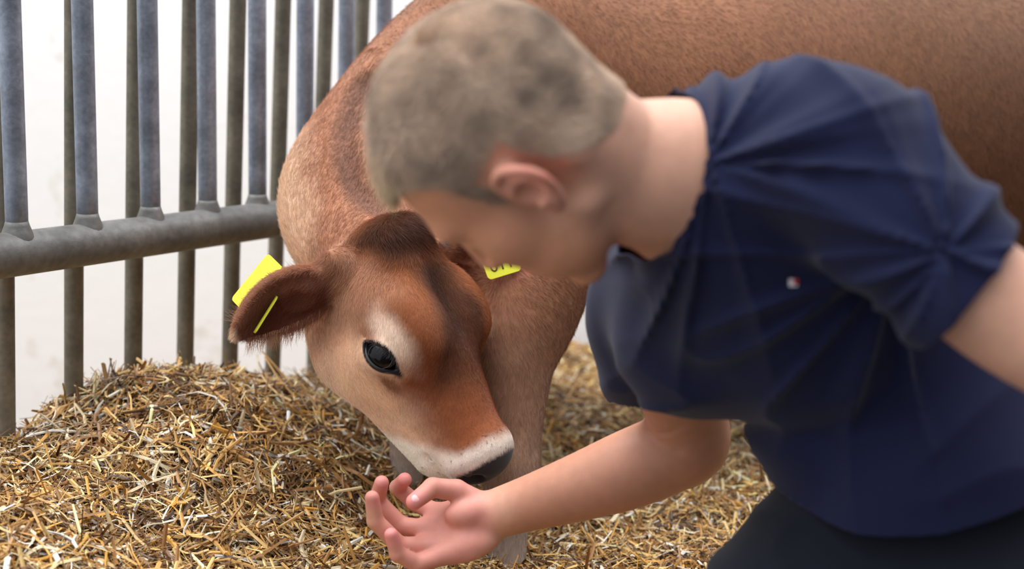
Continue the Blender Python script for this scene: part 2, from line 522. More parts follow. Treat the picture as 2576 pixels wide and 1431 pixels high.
# ------------------------------------------------------------------ tubular barrier
m_bar = mat_simple('galvanised_tube', (142, 150, 164), rough=.45, spec=.5, metallic=.55, noise=[(22, .28, 5), (140, .16, 3)], bump=(220, .35, .001))
m_barB = mat_simple('weathered_tube', (120, 114, 100), rough=.55, spec=.4, metallic=.35, noise=[(18, .3, 5), (120, .15, 3)], bump=(200, .35, .001))
m_rail = mat_simple('grimy_tube', (112, 111, 108), rough=.5, spec=.4, metallic=.4, noise=[(9, .35, 6), (80, .2, 4)], bump=(120, .4, .0015))
def build_barrier():
    r0 = toW(rail_pt(0))[0]
    root = empty('feed_barrier', (r0[0], r0[1], 0.0))
    tag(root, 'galvanised tubular feed barrier with one thick rail and two rows of upright bars', 'barrier')
    up = unit(UPC)
    pts = [toW(rail_pt(t))[0] for t in np.linspace(-1.2, 8.3, 24)]
    v, q = tube(pts, .0300, 28)
    link_mesh('rail', v, q, m_rail, root)
    # front bars welded on the rail, leaning slightly
    for t, px in zip(range(-1, 8), (-150, 45, 222, 380, 523, 648, 766, 868, 960)):
        q0 = rail_pt(t); d = -q0[2]
        q0 = np.array([(px - 1288) / F * d, q0[1] , -d])
        dirn = unit(up + np.array([-.028, 0, .0]))
        a = q0; b = q0 + dirn * .80
        rr = .0148
        ps = [toW(a + (b - a) * s)[0] for s in np.linspace(0, 1, 12)]
        v, q = tube(ps, rr, 20)
        ob = link_mesh('front_bar', v, q, m_bar, root)
        # weld bead
        w, wq = tube([toW(q0 + dirn * s)[0] for s in (.012, .022, .030, .038, .045)], [.0235, .0225, .0195, .0165, .0145], 20)
        wo = link_mesh('weld', w, wq, m_rail, ob)
        wo.location = (0, 0, 0)
    for t, px in zip(range(0, 8), (10, 186, 338, 471, 586, 697, 803, 893)):
        q0 = rail_pt(t + .1); d = -q0[2] + .036
        y = q0[1] * d / -q0[2]
        q0 = np.array([(px - 1288) / F * d, y, -d])
        a = q0 - up * .58; b = q0 + up * .80
        ps = [toW(a + (b - a) * s)[0] for s in np.linspace(0, 1, 14)]
        v, q = tube(ps, .0138, 20)
        link_mesh('back_bar', v, q, m_barB, root)
build_barrier()

# ------------------------------------------------------------------ the calf
HSV = np.array([1.0, 1.22, 1.36])
HR = np.stack([unit([.458, -.884, .091]), unit([.761, .443, .474]), unit([-.46, -.148, .876])])     # rows: muzzle-ward, out of the forehead, calf's right
HR[1] = unit(HR[1] - HR[0] * (HR[0] @ HR[1])); HR[2] = np.cross(HR[0], HR[1])
HO = np.array([-.1375, .0900, -1.88])
HR32 = HR.astype(f32); HO32 = HO.astype(f32)
def hr(p): return (p - HO32) @ HR32.T
def hl(p): return hr(p) / HSV.astype(f32)
def hw(q): return (np.asarray(q, float) * HSV) @ HR + HO
def hwr(q): return np.asarray(q, float) @ HR + HO
EYE = np.array([.153, -.059, .0655]) * HSV; EYER = .0250
L1, K1, L2, K2 = .0335, -.0195, .0350, .0210        # two arcs of the almond opening
# eye frame in head axes: outward normal, corner axis (towards the muzzle), lid axis
EN = unit([.03, .30, 1.0]); _a = np.array([.894, .331, -.30]); EA = unit(_a - EN * (_a @ EN)); EB = np.cross(EN, EA)
def cast(x): return np.asarray(x, f32)
def head_sdf(p):
    q = hl(p); a = q.copy(); a[:, 2] = np.abs(q[:, 2])
    d = ell(q, (.052, -.055, 0), (.062, .052, .056))
    d = smin(d, ell(q, (.016, -.022, 0), (.030, .026, .034)), .02)
    d = smin(d, ell(q, (.100, -.052, 0), (.092, .049, .073)), .02)
    d = smin(d, ell(a, (.152, -.044, .050), (.044, .036, .030)), .028)
    d = smin(d, ell(a, (.128, -.016, .044), (.048, .016, .024)), .022)
    d = smin(d, cone(q, (.15, -.050, 0), (.300, -.055, 0), .045, .030), .03)
    d = smin(d, ell(q, (.322, -.058, 0), (.036, .036, .041)), .025)
    d = smin(d, ell(a, (.106, -.104, .032), (.084, .062, .030)), .03)
    d = smin(d, cone(a, (.130, -.134, .024), (.295, -.106, .012), .027, .019), .03)
    d = smin(d, cone(a, (.150, -.078, .034), (.270, -.070, .018), .034, .026), .03)
    d = smin(d, ell(q, (.308, -.100, 0), (.030, .020, .026)), .012)
    d = smax(d, -ell(q, (.125, .010, 0), (.060, .020, .010)), .022)
    d = smin(d, ell(a, (.040, -.018, .060), (.006, .006, .005)), .004)
    # nostrils, mouth line
    d = smax(d, -ell(a, (.350, -.056, .026), (.012, .0065, .010), np.array([[.8, .0, .6], [0, 1, 0], [-.6, 0, .8]])), .006)
    d = smax(d, -ell(a, (.345, -.066, .034), (.012, .005, .008)), .006)
    d = smax(d, -cone(a, (.350, -.090, .0), (.290, -.089, .038), .0016, .0016), .004)
    # lids round the eyeball
    a = hr(p); a[:, 2] = np.abs(a[:, 2]); d = d * f32(1.1)
    e = a - cast(EYE)
    en = e @ cast(EN); ea = e @ cast(EA); eb = e @ cast(EB)
    ball = np.sqrt(en ** 2 + ea ** 2 + eb ** 2)
    d = smin(d, ball - (EYER + .0035), .010)
    lens = np.maximum(np.sqrt(ea ** 2 + (eb - K1) ** 2) - L1, np.sqrt((ea - .001) ** 2 + (eb - K2) ** 2) - L2)
    cut = np.maximum(lens, -en + .004)
    # upper lid fold and lower rim
    up = np.abs(np.sqrt((ea + .001) ** 2 + (eb - K1) ** 2) - L1 - .0050)
    upd = np.sqrt(up ** 2 + (ball - EYER - .0035) ** 2) - .0030
    upd = np.maximum(upd, -(eb - .002)); upd = np.maximum(upd, -en)
    d = smin(d, upd, .004)
    grv = np.sqrt(np.abs(np.sqrt((ea + .001) ** 2 + (eb - K1) ** 2) - L1 - .0100) ** 2 + (ball - EYER - .0045) ** 2) - .0010
    grv = np.maximum(grv, -(eb - .004))
    d = smax(d, -grv, .003)
    d = smax(d, -np.maximum(cut, -(en)), .0025)
    return d
HC = hw((.16, -.06, 0))
# ears ---------------------------------------------------------------------
def ear_frame(base, tip, nrm):
    a = unit(tip - base); n = unit(nrm - a * (nrm @ a)); return a, n, np.cross(a, n)
E1b, E1t = P(806, 708, 1.84), P(586, 846, 1.80)
E1 = ear_frame(E1b, E1t, np.array([-.12, -.62, .75]))
E2b, E2t = P(1135, 612, 2.00), P(1330, 570, 2.06)
E2 = ear_frame(E2b, E2t, np.array([-.25, -.50, .85]))
def ear_sdf(p, base, tip, fr, W=.045):
    a, n, s = [cast(x) for x in fr]
    L = np.linalg.norm(tip - base)
    q = p - cast(base); x = q @ a / L; z = q @ n; y = q @ s
    t = np.clip(x, 0, 1)
    w = W * (np.clip(np.sin(np.clip(t * .93 + .07, 0, 1) ** .72 * math.pi), 0, 1) ** .72 * .94 + .06)       # leaf outline
    cup = .30 * np.clip(np.abs(y) / W, 0, 1.3) ** 2 * W * 1.4 * (1 - .4 * t)
    zz = z - cup + .018 * np.sin(t * math.pi)
    dz = np.abs(zz) - (.0042 + .004 * (1 - t)); dy = np.abs(y) - w + .004; dx = np.abs(x - .5) * L - .5 * L
    o = np.sqrt(np.maximum(dz, 0) ** 2 + np.maximum(dy, 0) ** 2 + np.maximum(dx, 0) ** 2) + np.minimum(np.maximum(dz, np.maximum(dy, dx)), 0) - .0016
    stem = cone(p, base - np.asarray(fr[0]) * .03, base + np.asarray(fr[0]) * .035, .030, .020, flat=fr[1], fac=.8)
    stem = smax(stem, -ell(p, base + np.asarray(fr[0]) * .045 + np.asarray(fr[1]) * .016, (.024, .024, .018)), .008)
    return smin(o, stem, .012) * .85
NECK = np.array([
    [*hw((.03, -.075, 0)), .062],
    [*P(905, 600, 2.02), .090],
    [*P(885, 500, 2.08), .102],
    [*P(958, 376, 2.16), .108],
    [*P(1120, 232, 2.25), .134],
    [*P(1295, 190, 2.33), .184],
    [*P(1450, 300, 2.40), .225]])
TORSO = np.array([
    [*P(1400, 330, 2.40), .225],
    [*P(1650, 330, 2.46), .255],
    [*P(2000, 320, 2.56), .285],
    [*P(2350, 330, 2.66), .290],
    [*P(2620, 330, 2.76), .270]])
LEG_R = np.array([                  # calf's left fore leg, the nearer one in the picture
    [*P(1370, 480, 2.20), .120],
    [*P(1335, 640, 2.12), .098],
    [*P(1312, 780, 2.06), .078],
    [*P(1290, 900, 2.03), .055],
    [*P(1290, 1000, 2.02), .042],
    [*P(1290, 1100, 2.01), .034],
    [*P(1288, 1180, 2.00), .0335],
    [*P(1284, 1240, 2.00), .030],
    [*P(1278, 1330, 2.00), .0225],
    [*P(1274, 1440, 2.00), .0215],
    [*P(1270, 1530, 2.00), .028]])
LEG_L = np.array([
    [*P(1130, 620, 2.25), .105],
    [*P(1075, 800, 2.20), .066],
    [*P(1045, 950, 2.18), .040],
    [*P(1032, 1080, 2.17), .030],
    [*P(1026, 1140, 2.17), .0275],
    [*P(1024, 1260, 2.17), .0200],
    [*P(1022, 1370, 2.17), .020],
    [*P(1020, 1450, 2.17), .026]])
HIND = [np.array([[*P(2560, 330, 2.70), .20], [*P(2700, 560, 2.62), .15], [*P(2800, 800, 2.60), .075], [*P(2950, 1010, 2.62), .040], [*P(2880, 1200, 2.62), .030], [*P(2850, 1300, 2.62), .034]]),
        np.array([[*P(2500, 330, 2.95), .18], [*P(2600, 560, 3.0), .13], [*P(2700, 740, 3.0), .07], [*P(2800, 900, 3.0), .040], [*P(2740, 1060, 3.0), .030], [*P(2720, 1150, 3.0), .034]])]
def bound(ch):
    c = ch[:, :3].mean(0); r = (np.linalg.norm(ch[:, :3] - c, axis=1) + ch[:, 3]).max(); return c, r
def neck_only(p):
    d = grp(p, lambda x: chain(x, NECK, 4, .012), *bound(NECK))
    return smin(d, grp(p, lambda x: chain(x, TORSO, 3, .03), *bound(TORSO)), .05)
def surf(fn, px, py, d0=1.5):
    "depth at which the ray through a point first meets the surface"
    dr = P(px, py, 1.0); t = d0
    for _ in range(80): t += .8 * float(fn((dr * t)[None].astype(f32))[0])
    return dr * t
FOLD = spline([surf(neck_only, *q) for q in ((908, 205), (884, 270), (868, 340), (880, 420), (905, 480), (945, 520))], 6)
def calf_sdf(p):
    p = p.astype(f32)
    d = grp(p, lambda x: chain(x, NECK, 4, .012), *bound(NECK))
    d = smin(d, grp(p, lambda x: chain(x, TORSO, 3, .03), *bound(TORSO)), .05)
    d = smin(d, grp(p, lambda x: ell(x, P(1290, 520, 2.22), (.13, .16, .12)), P(1290, 520, 2.22), .2), .06)
    d = smin(d, grp(p, lambda x: chain(x, LEG_R, 5, .012), *bound(LEG_R)), .04)
    d = smin(d, grp(p, lambda x: chain(x, LEG_L, 3), *bound(LEG_L)), .04)
    for h in HIND: d = smin(d, grp(p, lambda x: chain(x, h, 3), *bound(h)), .05)
    d = smin(d, grp(p, lambda x: ell(x, P(1010, 660, 2.06), (.09, .10, .07)), P(1010, 660, 2.06), .13), .05)
    # skin folds of the bent neck
    def fold(x):
        f = None
        for i in range(0, len(FOLD) - 1, 2):
            j = min(i + 2, len(FOLD) - 1)
            e = cone(x, FOLD[i], FOLD[j], .018, .018); f = e if f is None else np.minimum(f, e)
        return f
    fo = grp(p, fold, FOLD.mean(0), .20)
    d = d + .013 * np.exp(-np.clip(fo + .018, 0, 1) ** 2 / (2 * .011 ** 2))
    d = smin(d, grp(p, head_sdf, HC, .26), .020)
    d = smin(d, grp(p, lambda x: ear_sdf(x, E1b, E1t, E1), (E1b + E1t) / 2, .13), .010)
    d = smin(d, grp(p, lambda x: ear_sdf(x, E2b, E2t, E2, .04), (E2b + E2t) / 2, .12), .010)
    return d
# grid: fine in the head, coarser over the body
lo = np.array([-.50, -.66, -3.25]); hi = np.array([1.45, .55, -1.70])
hz = .0021 * RES
axs = [axis_nonuniform(lo[0], hi[0], [(-.375, .035, hz)], .0085), axis_nonuniform(lo[1], hi[1], [(-.31, .125, hz)], .0085), axis_nonuniform(lo[2], hi[2], [(-2.06, -1.78, hz)], .0085)]
cV, cQ = extract(calf_sdf, axs)
cV, cQ = keep_largest(cV, cQ)
cN = vnormals(cV, cQ)
print('calf verts', len(cV))

def px_of(p):
    z = -p[:, 2]; return 1288 + F * p[:, 0] / z, 715.5 - F * p[:, 1] / z
C_red = lin((144, 84, 50)); C_dark = lin((68, 36, 20)); C_tan = lin((240, 204, 172)); C_pale = lin((240, 216, 192)); C_cream = lin((246, 236, 222))
C_black = lin((34, 34, 38)); C_body = lin((126, 82, 56)); C_grey = lin((190, 176, 164))
def mixc(a, b, t): return a + (b - a) * np.clip(t, 0, 1)[:, None]
def coat(p, n):
    "coat colour of the calf at camera-space points; neck and flank also carry painted light and shade"
    q = hl(p.astype(f32)).astype(float); l, nn, w = q[:, 0], q[:, 1], q[:, 2]; aw = np.abs(w)
    nz = vnoise(p, 26, 3) * .5 + vnoise(p, 70, 4) * .3
    c = np.tile(C_body, (len(p), 1))
    # hooves and withers keep the body brown; neck: warmer towards the head, left side lightened as if lit from there
    nk = NECK[2, :3]; dn = np.linalg.norm(p - nk, axis=1)
    c = mixc(c, lin((164, 112, 84)), 1 - smooth(.12, .42, dn))
    left = (NECK[1, :3] + NECK[2, :3]) / 2
    c = mixc(c, C_tan, smooth(.02, .10, (left[0] - p[:, 0]) + .2 * (left[1] - p[:, 1]) + .02 * nz) * (1 - smooth(.14, .32, dn)) * .95)
    c = mixc(c, lin((92, 62, 42)), smooth(.15, .85, p[:, 0] + .03 * vnoise(p, 3, 5)) * .75)  # flank darkened towards the right, shade put into the colour
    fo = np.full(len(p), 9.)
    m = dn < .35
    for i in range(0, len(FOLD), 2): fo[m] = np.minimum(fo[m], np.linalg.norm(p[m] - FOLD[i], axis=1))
    c = mixc(c, lin((84, 56, 46)), (1 - smooth(.006, .034, fo + .006 * nz)) * .75)  # shade in the neck fold painted into the coat
    # legs: paler down
    for ch, k in ((LEG_R, .8), (LEG_L, 1.)):
        hgt = (p - ch[3, :3]) @ UPC
        cc_, rr = bound(ch)
        near = np.min(np.stack([np.linalg.norm(p - a[:3], axis=1) - a[3] for a in spline(ch, 2)]), 0)
        c = mixc(c, mixc(np.tile(lin((158, 124, 102)), (len(p), 1)), C_grey, smooth(-.10 * k + (k > .9) * .13, -.34 * k + (k > .9) * .26, hgt)), (near < .06) * smooth(.12, -.05, hgt) * k)
    # head
    hm = (1 - smooth(.0, .03, np.abs(l - .16) - .20)) * (np.linalg.norm(p - HC, axis=1) < .27)
    hd = grp(p.astype(f32), head_sdf, HC, .26)
    hm = (1 - smooth(.004, .018, hd))
    h = np.tile(C_red, (len(p), 1))
    side = smooth(.030, .062, aw - .10 * (nn + .05) * 0 + .008 * nz)
    # cheeks and jaw paler towards the throat line
    down = smooth(-.045, -.100, nn + .012 * nz)
    h = mixc(h, C_tan, down)
    h = mixc(h, C_pale, smooth(-.115, -.16, nn + .01 * nz) * .75)
    # lighter temples by the ears and rusty cheekbones
    h = mixc(h, lin((196, 148, 118)), smooth(.040, .062, aw + .006 * nz) * (1 - smooth(.07, .12, l + .01 * nz)) * .75)
    h = mixc(h, lin((172, 106, 64)), np.exp(-((l - .10) / .035) ** 2 - ((aw - .045) / .02) ** 2) * .6)
    # dark forehead and nose bridge
    dk = (1 - smooth(.018, .046, aw + .012 * nz)) * smooth(.035, .09, l + .02 * nz) * (1 - smooth(.20, .30, l)) * smooth(-.06, -.02, nn)
    h = mixc(h, C_dark, dk * .70)
    h = mixc(h, lin((64, 34, 20)), (1 - smooth(.006, .024, aw + .008 * nz)) * smooth(.045, .08, l) * (1 - smooth(.16, .20, l)) * smooth(-.06, -.03, nn) * .7)
    h = mixc(h, C_dark, (1 - smooth(.010, .050, np.abs(l - .015) + .01 * nz)) * smooth(-.075, -.03, nn) * (1 - smooth(.034, .050, aw + .006 * nz)) * .9)
    h = mixc(h, lin((140, 78, 44)), (1 - smooth(.02, .05, aw)) * smooth(.2, .28, l) * (1 - smooth(.29, .31, l)) * .7)
    h = mixc(h, C_dark, np.exp(-((aw - .030 - .10 * (l - .16)) / .013) ** 2) * smooth(.10, .14, l + .01 * nz) * (1 - smooth(.20, .25, l)) * smooth(-.09, -.05, nn) * .65)
    # pale ring over the eye
    qr = hr(p.astype(f32)).astype(float); e = np.stack([qr[:, 0], qr[:, 1], np.abs(qr[:, 2])], 1) - EYE; ea = e @ EA; eb = e @ EB; en = e @ EN
    r_up = np.hypot((ea + .006) / 1.25, (eb - .016))
    h = mixc(h, lin((248, 226, 204)), (1 - smooth(.008, .036, np.hypot(ea / 1.7, eb - .027 + .25 * ea) + .008 * nz)) * smooth(-.02, .0, en + .02) * .8)
    h = mixc(h, C_tan, (1 - smooth(.030, .050, np.hypot(ea, eb))) * (eb < .005) * .6)
    h = mixc(h, lin((120, 62, 34)), (1 - smooth(.004, .012, np.hypot((ea - .026) / 1.8, eb + .024) + .004 * nz)) * .7)
    # muzzle: white ring, black nose
    mz = l - .25 * (nn + .06)
    h = mixc(h, C_cream, smooth(-.012, .012, l - .310 - .95 * np.minimum(nn + .05, 0) + .008 * nz))
    dots = vnoise(p, 260, 5)
    h = h * (1 - .6 * (smooth(.62, .75, vnoise(p, 330, 12)) * smooth(.29, .30, l)))[:, None]
    blk = smooth(.329, .337, l + .12 * np.abs(nn + .05) * 0 - .10 * np.maximum(aw - .02, 0) + .002 * vnoise(p, 300, 8)) * smooth(-.092, -.084, nn)
    h = mixc(h, lin((110, 96, 90)), smooth(.312, .328, l) * smooth(-.088, -.075, nn) * .40)
    h = mixc(h, C_black, blk)
    h = mixc(h, lin((120, 112, 116)), 1 - smooth(.004, .008, np.linalg.norm(np.stack([l - .040, nn + .014, aw - .062], 1), axis=1)))
    # rims of the eye
    lens = np.maximum(np.hypot(ea, eb - K1) - L1, np.hypot(ea - .001, eb - K2) - L2)
    rim = (1 - smooth(.0025, .0048, lens)) * (en > 0)
    h = mixc(h, lin((26, 24, 26)), rim)
    h = mixc(h, lin((26, 24, 26)), (1 - smooth(.004, .008, np.hypot((ea - .026) / 1.8, (eb + .003)))) * (en > -.01))
    c = mixc(c, h, hm)
    # ears
    for (b, t, fr) in ((E1b, E1t, E1), (E2b, E2t, E2)):
        L = np.linalg.norm(t - b); x = (p - b) @ fr[0] / L; y = (p - b) @ fr[2]; z = (p - b) @ fr[1]
        em = smooth(-.12, .06, x) * (np.linalg.norm(p - (b + t) / 2, axis=1) < L * .68) * (hd > .004)
        inn = smooth(-.1, .3, n @ fr[1])
        ec = mixc(np.tile(lin((176, 124, 92)), (len(p), 1)), lin((112, 62, 44)), inn)
        ec = mixc(ec, lin((164, 108, 84)), inn * smooth(.012, .035, np.abs(y + .012)) * .8)
        ec = mixc(ec, lin((226, 196, 168)), smooth(.90, 1.0, x))
        c = mixc(c, ec, em)
    c = c * (1 + .10 * vnoise(p, 9, 9) + .07 * vnoise(p, 40, 6))[:, None]
    return np.clip(c, .002, 1)
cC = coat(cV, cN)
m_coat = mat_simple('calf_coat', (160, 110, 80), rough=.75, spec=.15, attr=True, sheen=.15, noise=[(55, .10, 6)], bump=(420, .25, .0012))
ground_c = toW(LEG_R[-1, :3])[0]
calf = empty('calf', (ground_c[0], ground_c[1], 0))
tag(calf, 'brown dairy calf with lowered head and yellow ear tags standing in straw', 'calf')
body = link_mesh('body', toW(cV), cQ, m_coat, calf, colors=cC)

# eyes ---------------------------------------------------------------------
m_eye = mat_simple('calf_eye', (9, 10, 14), rough=.16, spec=.25, coat=.1)
nt = m_eye.node_tree
def uv_ball(c, r, seg=40, axis=None):
    V = []; Q = []
    for i in range(seg // 2 + 1):
        th = math.pi * i / (seg // 2)
        for j in range(seg):
            ph = 2 * math.pi * j / seg
            V.append(np.array(c) + r * np.array([math.sin(th) * math.cos(ph), math.sin(th) * math.sin(ph), math.cos(th)]))
    for i in range(seg // 2):
        for j in range(seg):
            Q.append((i * seg + j, (i + 1) * seg + j, (i + 1) * seg + (j + 1) % seg, i * seg + (j + 1) % seg))
    return np.array(V), Q
m_lid = mat_simple('eye_rim', (30, 28, 31), rough=.38, spec=.5)
m_iris = mat_simple('iris_edge', (72, 74, 74), rough=.3, spec=.5)
m_lash = mat_simple('lashes', (36, 28, 26), rough=.6)
def strands(name, roots, dirs, lens, rad, mat, parent, droop=None, seed=0):
    rs = np.random.RandomState(seed); n = len(roots); pts = np.zeros((n, 5, 3)); pos = np.array(roots, float); pts[:, 0] = pos; d = np.array(dirs, float)
    for i in range(1, 5):
        if droop is not None: d = d + np.asarray(droop) * .22
        d /= np.linalg.norm(d, axis=1, keepdims=True); pos = pos + d * (np.asarray(lens) / 4)[:, None]; pts[:, i] = pos
    hc = bpy.data.hair_curves.new(name); hc.add_curves([5] * n)
    hc.attributes['position'].data.foreach_set('vector', (toW(pts.reshape(-1, 3)) - root_loc(parent)).astype(f32).ravel())
    r = hc.attributes.get('radius') or hc.attributes.new('radius', 'FLOAT', 'POINT')
    r.data.foreach_set('value', (np.tile(np.linspace(1, .2, 5), n) * rad).astype(f32))
    hc.materials.append(mat); o = bpy.data.objects.new(name, hc); col.objects.link(o); o.parent = parent; o['kind'] = 'stuff'
    return o
for sgn in (1, -1):
    mir = np.array([1, 1, sgn])
    v, q = uv_ball((0, 0, 0), EYER)
    eye = link_mesh('eye', toW(hwr((v + EYE) * mir)), q if sgn > 0 else [t[::-1] for t in q], m_eye, calf)
    # lid margin following the almond opening
    pts = []
    def lens_pt(t):
        a = 2 * math.pi * t; dx, dy = math.cos(a), math.sin(a); r = 0.0
        for r in np.linspace(.004, .045, 500):
            if max(math.hypot(r * dx, r * dy - K1) - L1, math.hypot(r * dx - .001, r * dy - K2) - L2) > 0: break
        return r * dx, r * dy
    for k in range(64):
        x, y = lens_pt(k / 64)
        z = math.sqrt(max((EYER + .0012) ** 2 - x * x - y * y, 1e-8)) if x * x + y * y < (EYER + .0012) ** 2 * .86 else (EYER + .0012) * .374
        pts.append(toW(hwr((EYE + EA * x + EB * y + EN * z) * mir))[0])
    v, q = tube(pts, .0024, 12, closed=True)
    link_mesh('eyelid', v, q, m_lid, calf)
    # limbus ring
    pts = []
    for k in range(48):
        a = 2 * math.pi * k / 48; rr = .0165
        o_ = EN * math.sqrt(EYER ** 2 - rr ** 2) + EA * rr * math.cos(a) + EB * rr * .8 * math.sin(a)
        pts.append(toW(hwr((EYE + unit(o_) * (EYER + .00001)) * mir))[0])
    v, q = tube(pts, .00045, 6, closed=True)
    link_mesh('iris_ring', v, q, m_iris, eye)
    rs = np.random.RandomState(5); R_ = []; D_ = []; L_ = []
    for k in range(90):
        t = rs.uniform(.06, .44); x, y = lens_pt(t)
        z = math.sqrt(max((EYER + .003) ** 2 - x * x - y * y, 8e-5))
        R_.append(hwr((EYE + EA * x + EB * y + EN * z) * mir)); dd = (EB * .25 + EN * 1.1 + EA * (x * 30) + rs.normal(size=3) * .12) * mir
        D_.append(unit(dd @ HR)); L_.append(rs.uniform(.010, .022))
    strands('eyelashes', R_, D_, L_, .00022, m_lash, calf, droop=-HR[1] * .8 + HR[0] * .3, seed=2)

# ear tags -------------------------------------------------------------------
m_tag = mat_simple('yellow_plastic', (226, 226, 62), rough=.4, spec=.4, sss=.0)
m_tagp = mat_simple('tag_print', (20, 26, 14), rough=.6)
def plate(name, c, ax, ay, az, outline, th, mat, parent, bend=0.0):
    "solid plate with rounded outline; ax,ay in plane, az thickness; camera space"
    n = len(outline); V = []; Q = []
    for s in (-.5, .5):
        V.append(c + az * th * s)
        for x, y in outline: V.append(c + ax * x + ay * y + az * (th * s + bend * y * y))
    for k in range(n):
        k2 = (k + 1) % n
        Q.append((0, 1 + k2, 1 + k)); Q.append((n + 1, n + 2 + k, n + 2 + k2)); Q.append((1 + k, 1 + k2, n + 2 + k2, n + 2 + k))
    return link_mesh(name, toW(np.array(V)), Q, mat, parent, smooth_sh=False)
def tag_outline(w, h, neck=.012):
    o = []
    def arc(cx, cy, r, a0, a1):
        for t in np.linspace(a0, a1, 6): o.append((cx + r * math.cos(t), cy + r * math.sin(t)))
    arc(w / 2 - .006, -h / 2 + .006, .006, -math.pi / 2, 0); o.append((w / 2, h * .12)); arc(neck - .003, h / 2 - .004, .004, 0, math.pi / 2)
    arc(-neck + .003, h / 2 - .004, .004, math.pi / 2, math.pi); o.append((-w / 2, h * .12)); arc(-w / 2 + .006, -h / 2 + .006, .006, math.pi, 1.5 * math.pi)
    return o
def text_on(name, body_, c, ax, ay, az, size, parent, mat):
    cu = bpy.data.curves.new(name, 'FONT'); cu.body = body_; cu.size = size; cu.extrude = .0002; cu.align_x = 'CENTER'; cu.align_y = 'CENTER'
    to = bpy.data.objects.new(name, cu); col.objects.link(to)
    dg = bpy.context.evaluated_depsgraph_get(); me = to.to_mesh()
    V = np.array([v.co[:] for v in me.vertices]); Fc = [tuple(p.vertices) for p in me.polygons]
    to.to_mesh_clear(); bpy.data.objects.remove(to)
    W = c + V[:, :1] * ax + V[:, 1:2] * ay + V[:, 2:] * az
    return link_mesh(name, toW(W), Fc, mat, parent, smooth_sh=False)
# right ear: one flap behind the ear, one inside the cup
a_, n_, s_ = E1
c1 = P(655, 722, 1.868); ax = unit(P(605, 790, 1.86) - P(712, 658, 1.86)); az = unit(np.array([-.45, .45, .78])); az = unit(az - ax * (az @ ax)); ay = np.cross(az, ax)
t1 = plate('ear_tag', c1, ax, ay, az, tag_outline(.078, .062), .0016, m_tag, calf, bend=-2.0)
tag(t1, 'outer flap of the yellow ear tag')
c2 = P(668, 790, 1.815); ax2 = unit(P(640, 838, 1.815) - P(700, 742, 1.815)); az2 = unit(np.array([.86, .50, -.10])); az2 = unit(az2 - ax2 * (az2 @ ax2)); ay2 = np.cross(az2, ax2)
t2 = plate('ear_tag', c2, ax2, ay2, az2, tag_outline(.055, .020), .0022, m_tag, calf, bend=6.0)
tag(t2, 'inner flap of the yellow ear tag')
# left ear tag with its number
c3 = P(1256, 648, 1.985); ax3 = unit(P(1300, 668, 1.99) - P(1228, 690, 1.98)); az3 = unit(np.array([.1, .15, 1.0])); az3 = unit(az3 - ax3 * (az3 @ ax3)); ay3 = np.cross(az3, ax3)
t3 = plate('ear_tag', c3, ax3, ay3, az3, tag_outline(.050, .052), .0016, m_tag, calf)
tag(t3, 'yellow number tag in the far ear')
text_on('tag_number', '011', c3 - ay3 * .010 + az3 * .0010, ax3, ay3, az3, .024, t3, m_tagp)

# fur --------------------------------------------------------------------------
m_fur = mat_simple('fur', (160, 110, 80), rough=.5, spec=.25, attr=True)
hdv = grp(cV.astype(f32), head_sdf, HC, .26)
vq = hl(cV.astype(f32)).astype(float)
aw = np.abs(vq[:, 2])
vr = hr(cV.astype(f32)).astype(float); e_ = np.stack([vr[:, 0], vr[:, 1], np.abs(vr[:, 2])], 1) - EYE; lens_ = np.maximum(np.hypot(e_ @ EA, e_ @ EB - K1) - L1, np.hypot(e_ @ EA - .001, e_ @ EB - K2) - L2)
bald = ((lens_ < .005) & (e_ @ EN > 0)) | ((vq[:, 0] > .334) & (vq[:, 1] > -.088)) & (hdv < .01)
facing = (cN * -cV / np.linalg.norm(cV, axis=1, keepdims=True)).sum(1)
inear = (np.linalg.norm(cV - (E1b + E1t) / 2, axis=1) < .10) & (hdv > .003)
onhead = (hdv < .012)
HEADW = np.where(onhead | inear, 1.0, 0.0) * ~bald * smooth(-.75, -.3, facing)
def flow_head(p, n):
    q = hl(p.astype(f32)).astype(float)
    l = q[:, 0]; w = q[:, 2]
    up = smooth(.14, .06, l)[:, None]
    f = HR[0] * (1 - 2.0 * up * 0) + HR[1] * 0
    f = np.tile(HR[0], (len(p), 1)) * .8 + HR[2] * (np.sign(w) * smooth(0, .05, np.abs(w)))[:, None] * .55
    # swirl on the brow
    f = f + np.cross(n, HR[0]) * (np.sin(l * 60 + w * 30) * .5)[:, None] * up
    f = f - HR[1] * .25
    e = [((np.linalg.norm(p - (b + t) / 2, axis=1) < .09) & (grp(p.astype(f32), head_sdf, HC, .26) > .004), fr) for b, t, fr in ((E1b, E1t, E1), (E2b, E2t, E2))]
    for m, fr in e: f[m] = fr[0] * .7 - UPC * .25
    return f
def len_head(p):
    q = hl(p.astype(f32)).astype(float); l = q[:, 0]; w = np.abs(q[:, 2])
    L = .0055 + .004 * (1 - smooth(.05, .13, l)) + .009 * (1 - smooth(.01, .05, np.abs(l - .02))) * (1 - smooth(.03, .06, w)) - .002 * smooth(.2, .3, l)
    return L
def tint(s):
    return lambda p, n: np.clip(coat(p, n) * s, 0, 1)
make_hair('fur', cV, cQ, cN, int(260000 * HAIR), HEADW, flow_head, len_head, .00013, tint(1.12), m_fur, calf, seed=11, lift=.30, jitter=.16)
BODYW = np.where(onhead | inear, 0.0, 1.0) * smooth(-.5, -.15, facing) 
BW = BODYW * np.where(-cV[:, 2] < 2.12, 2.2, 1.0)
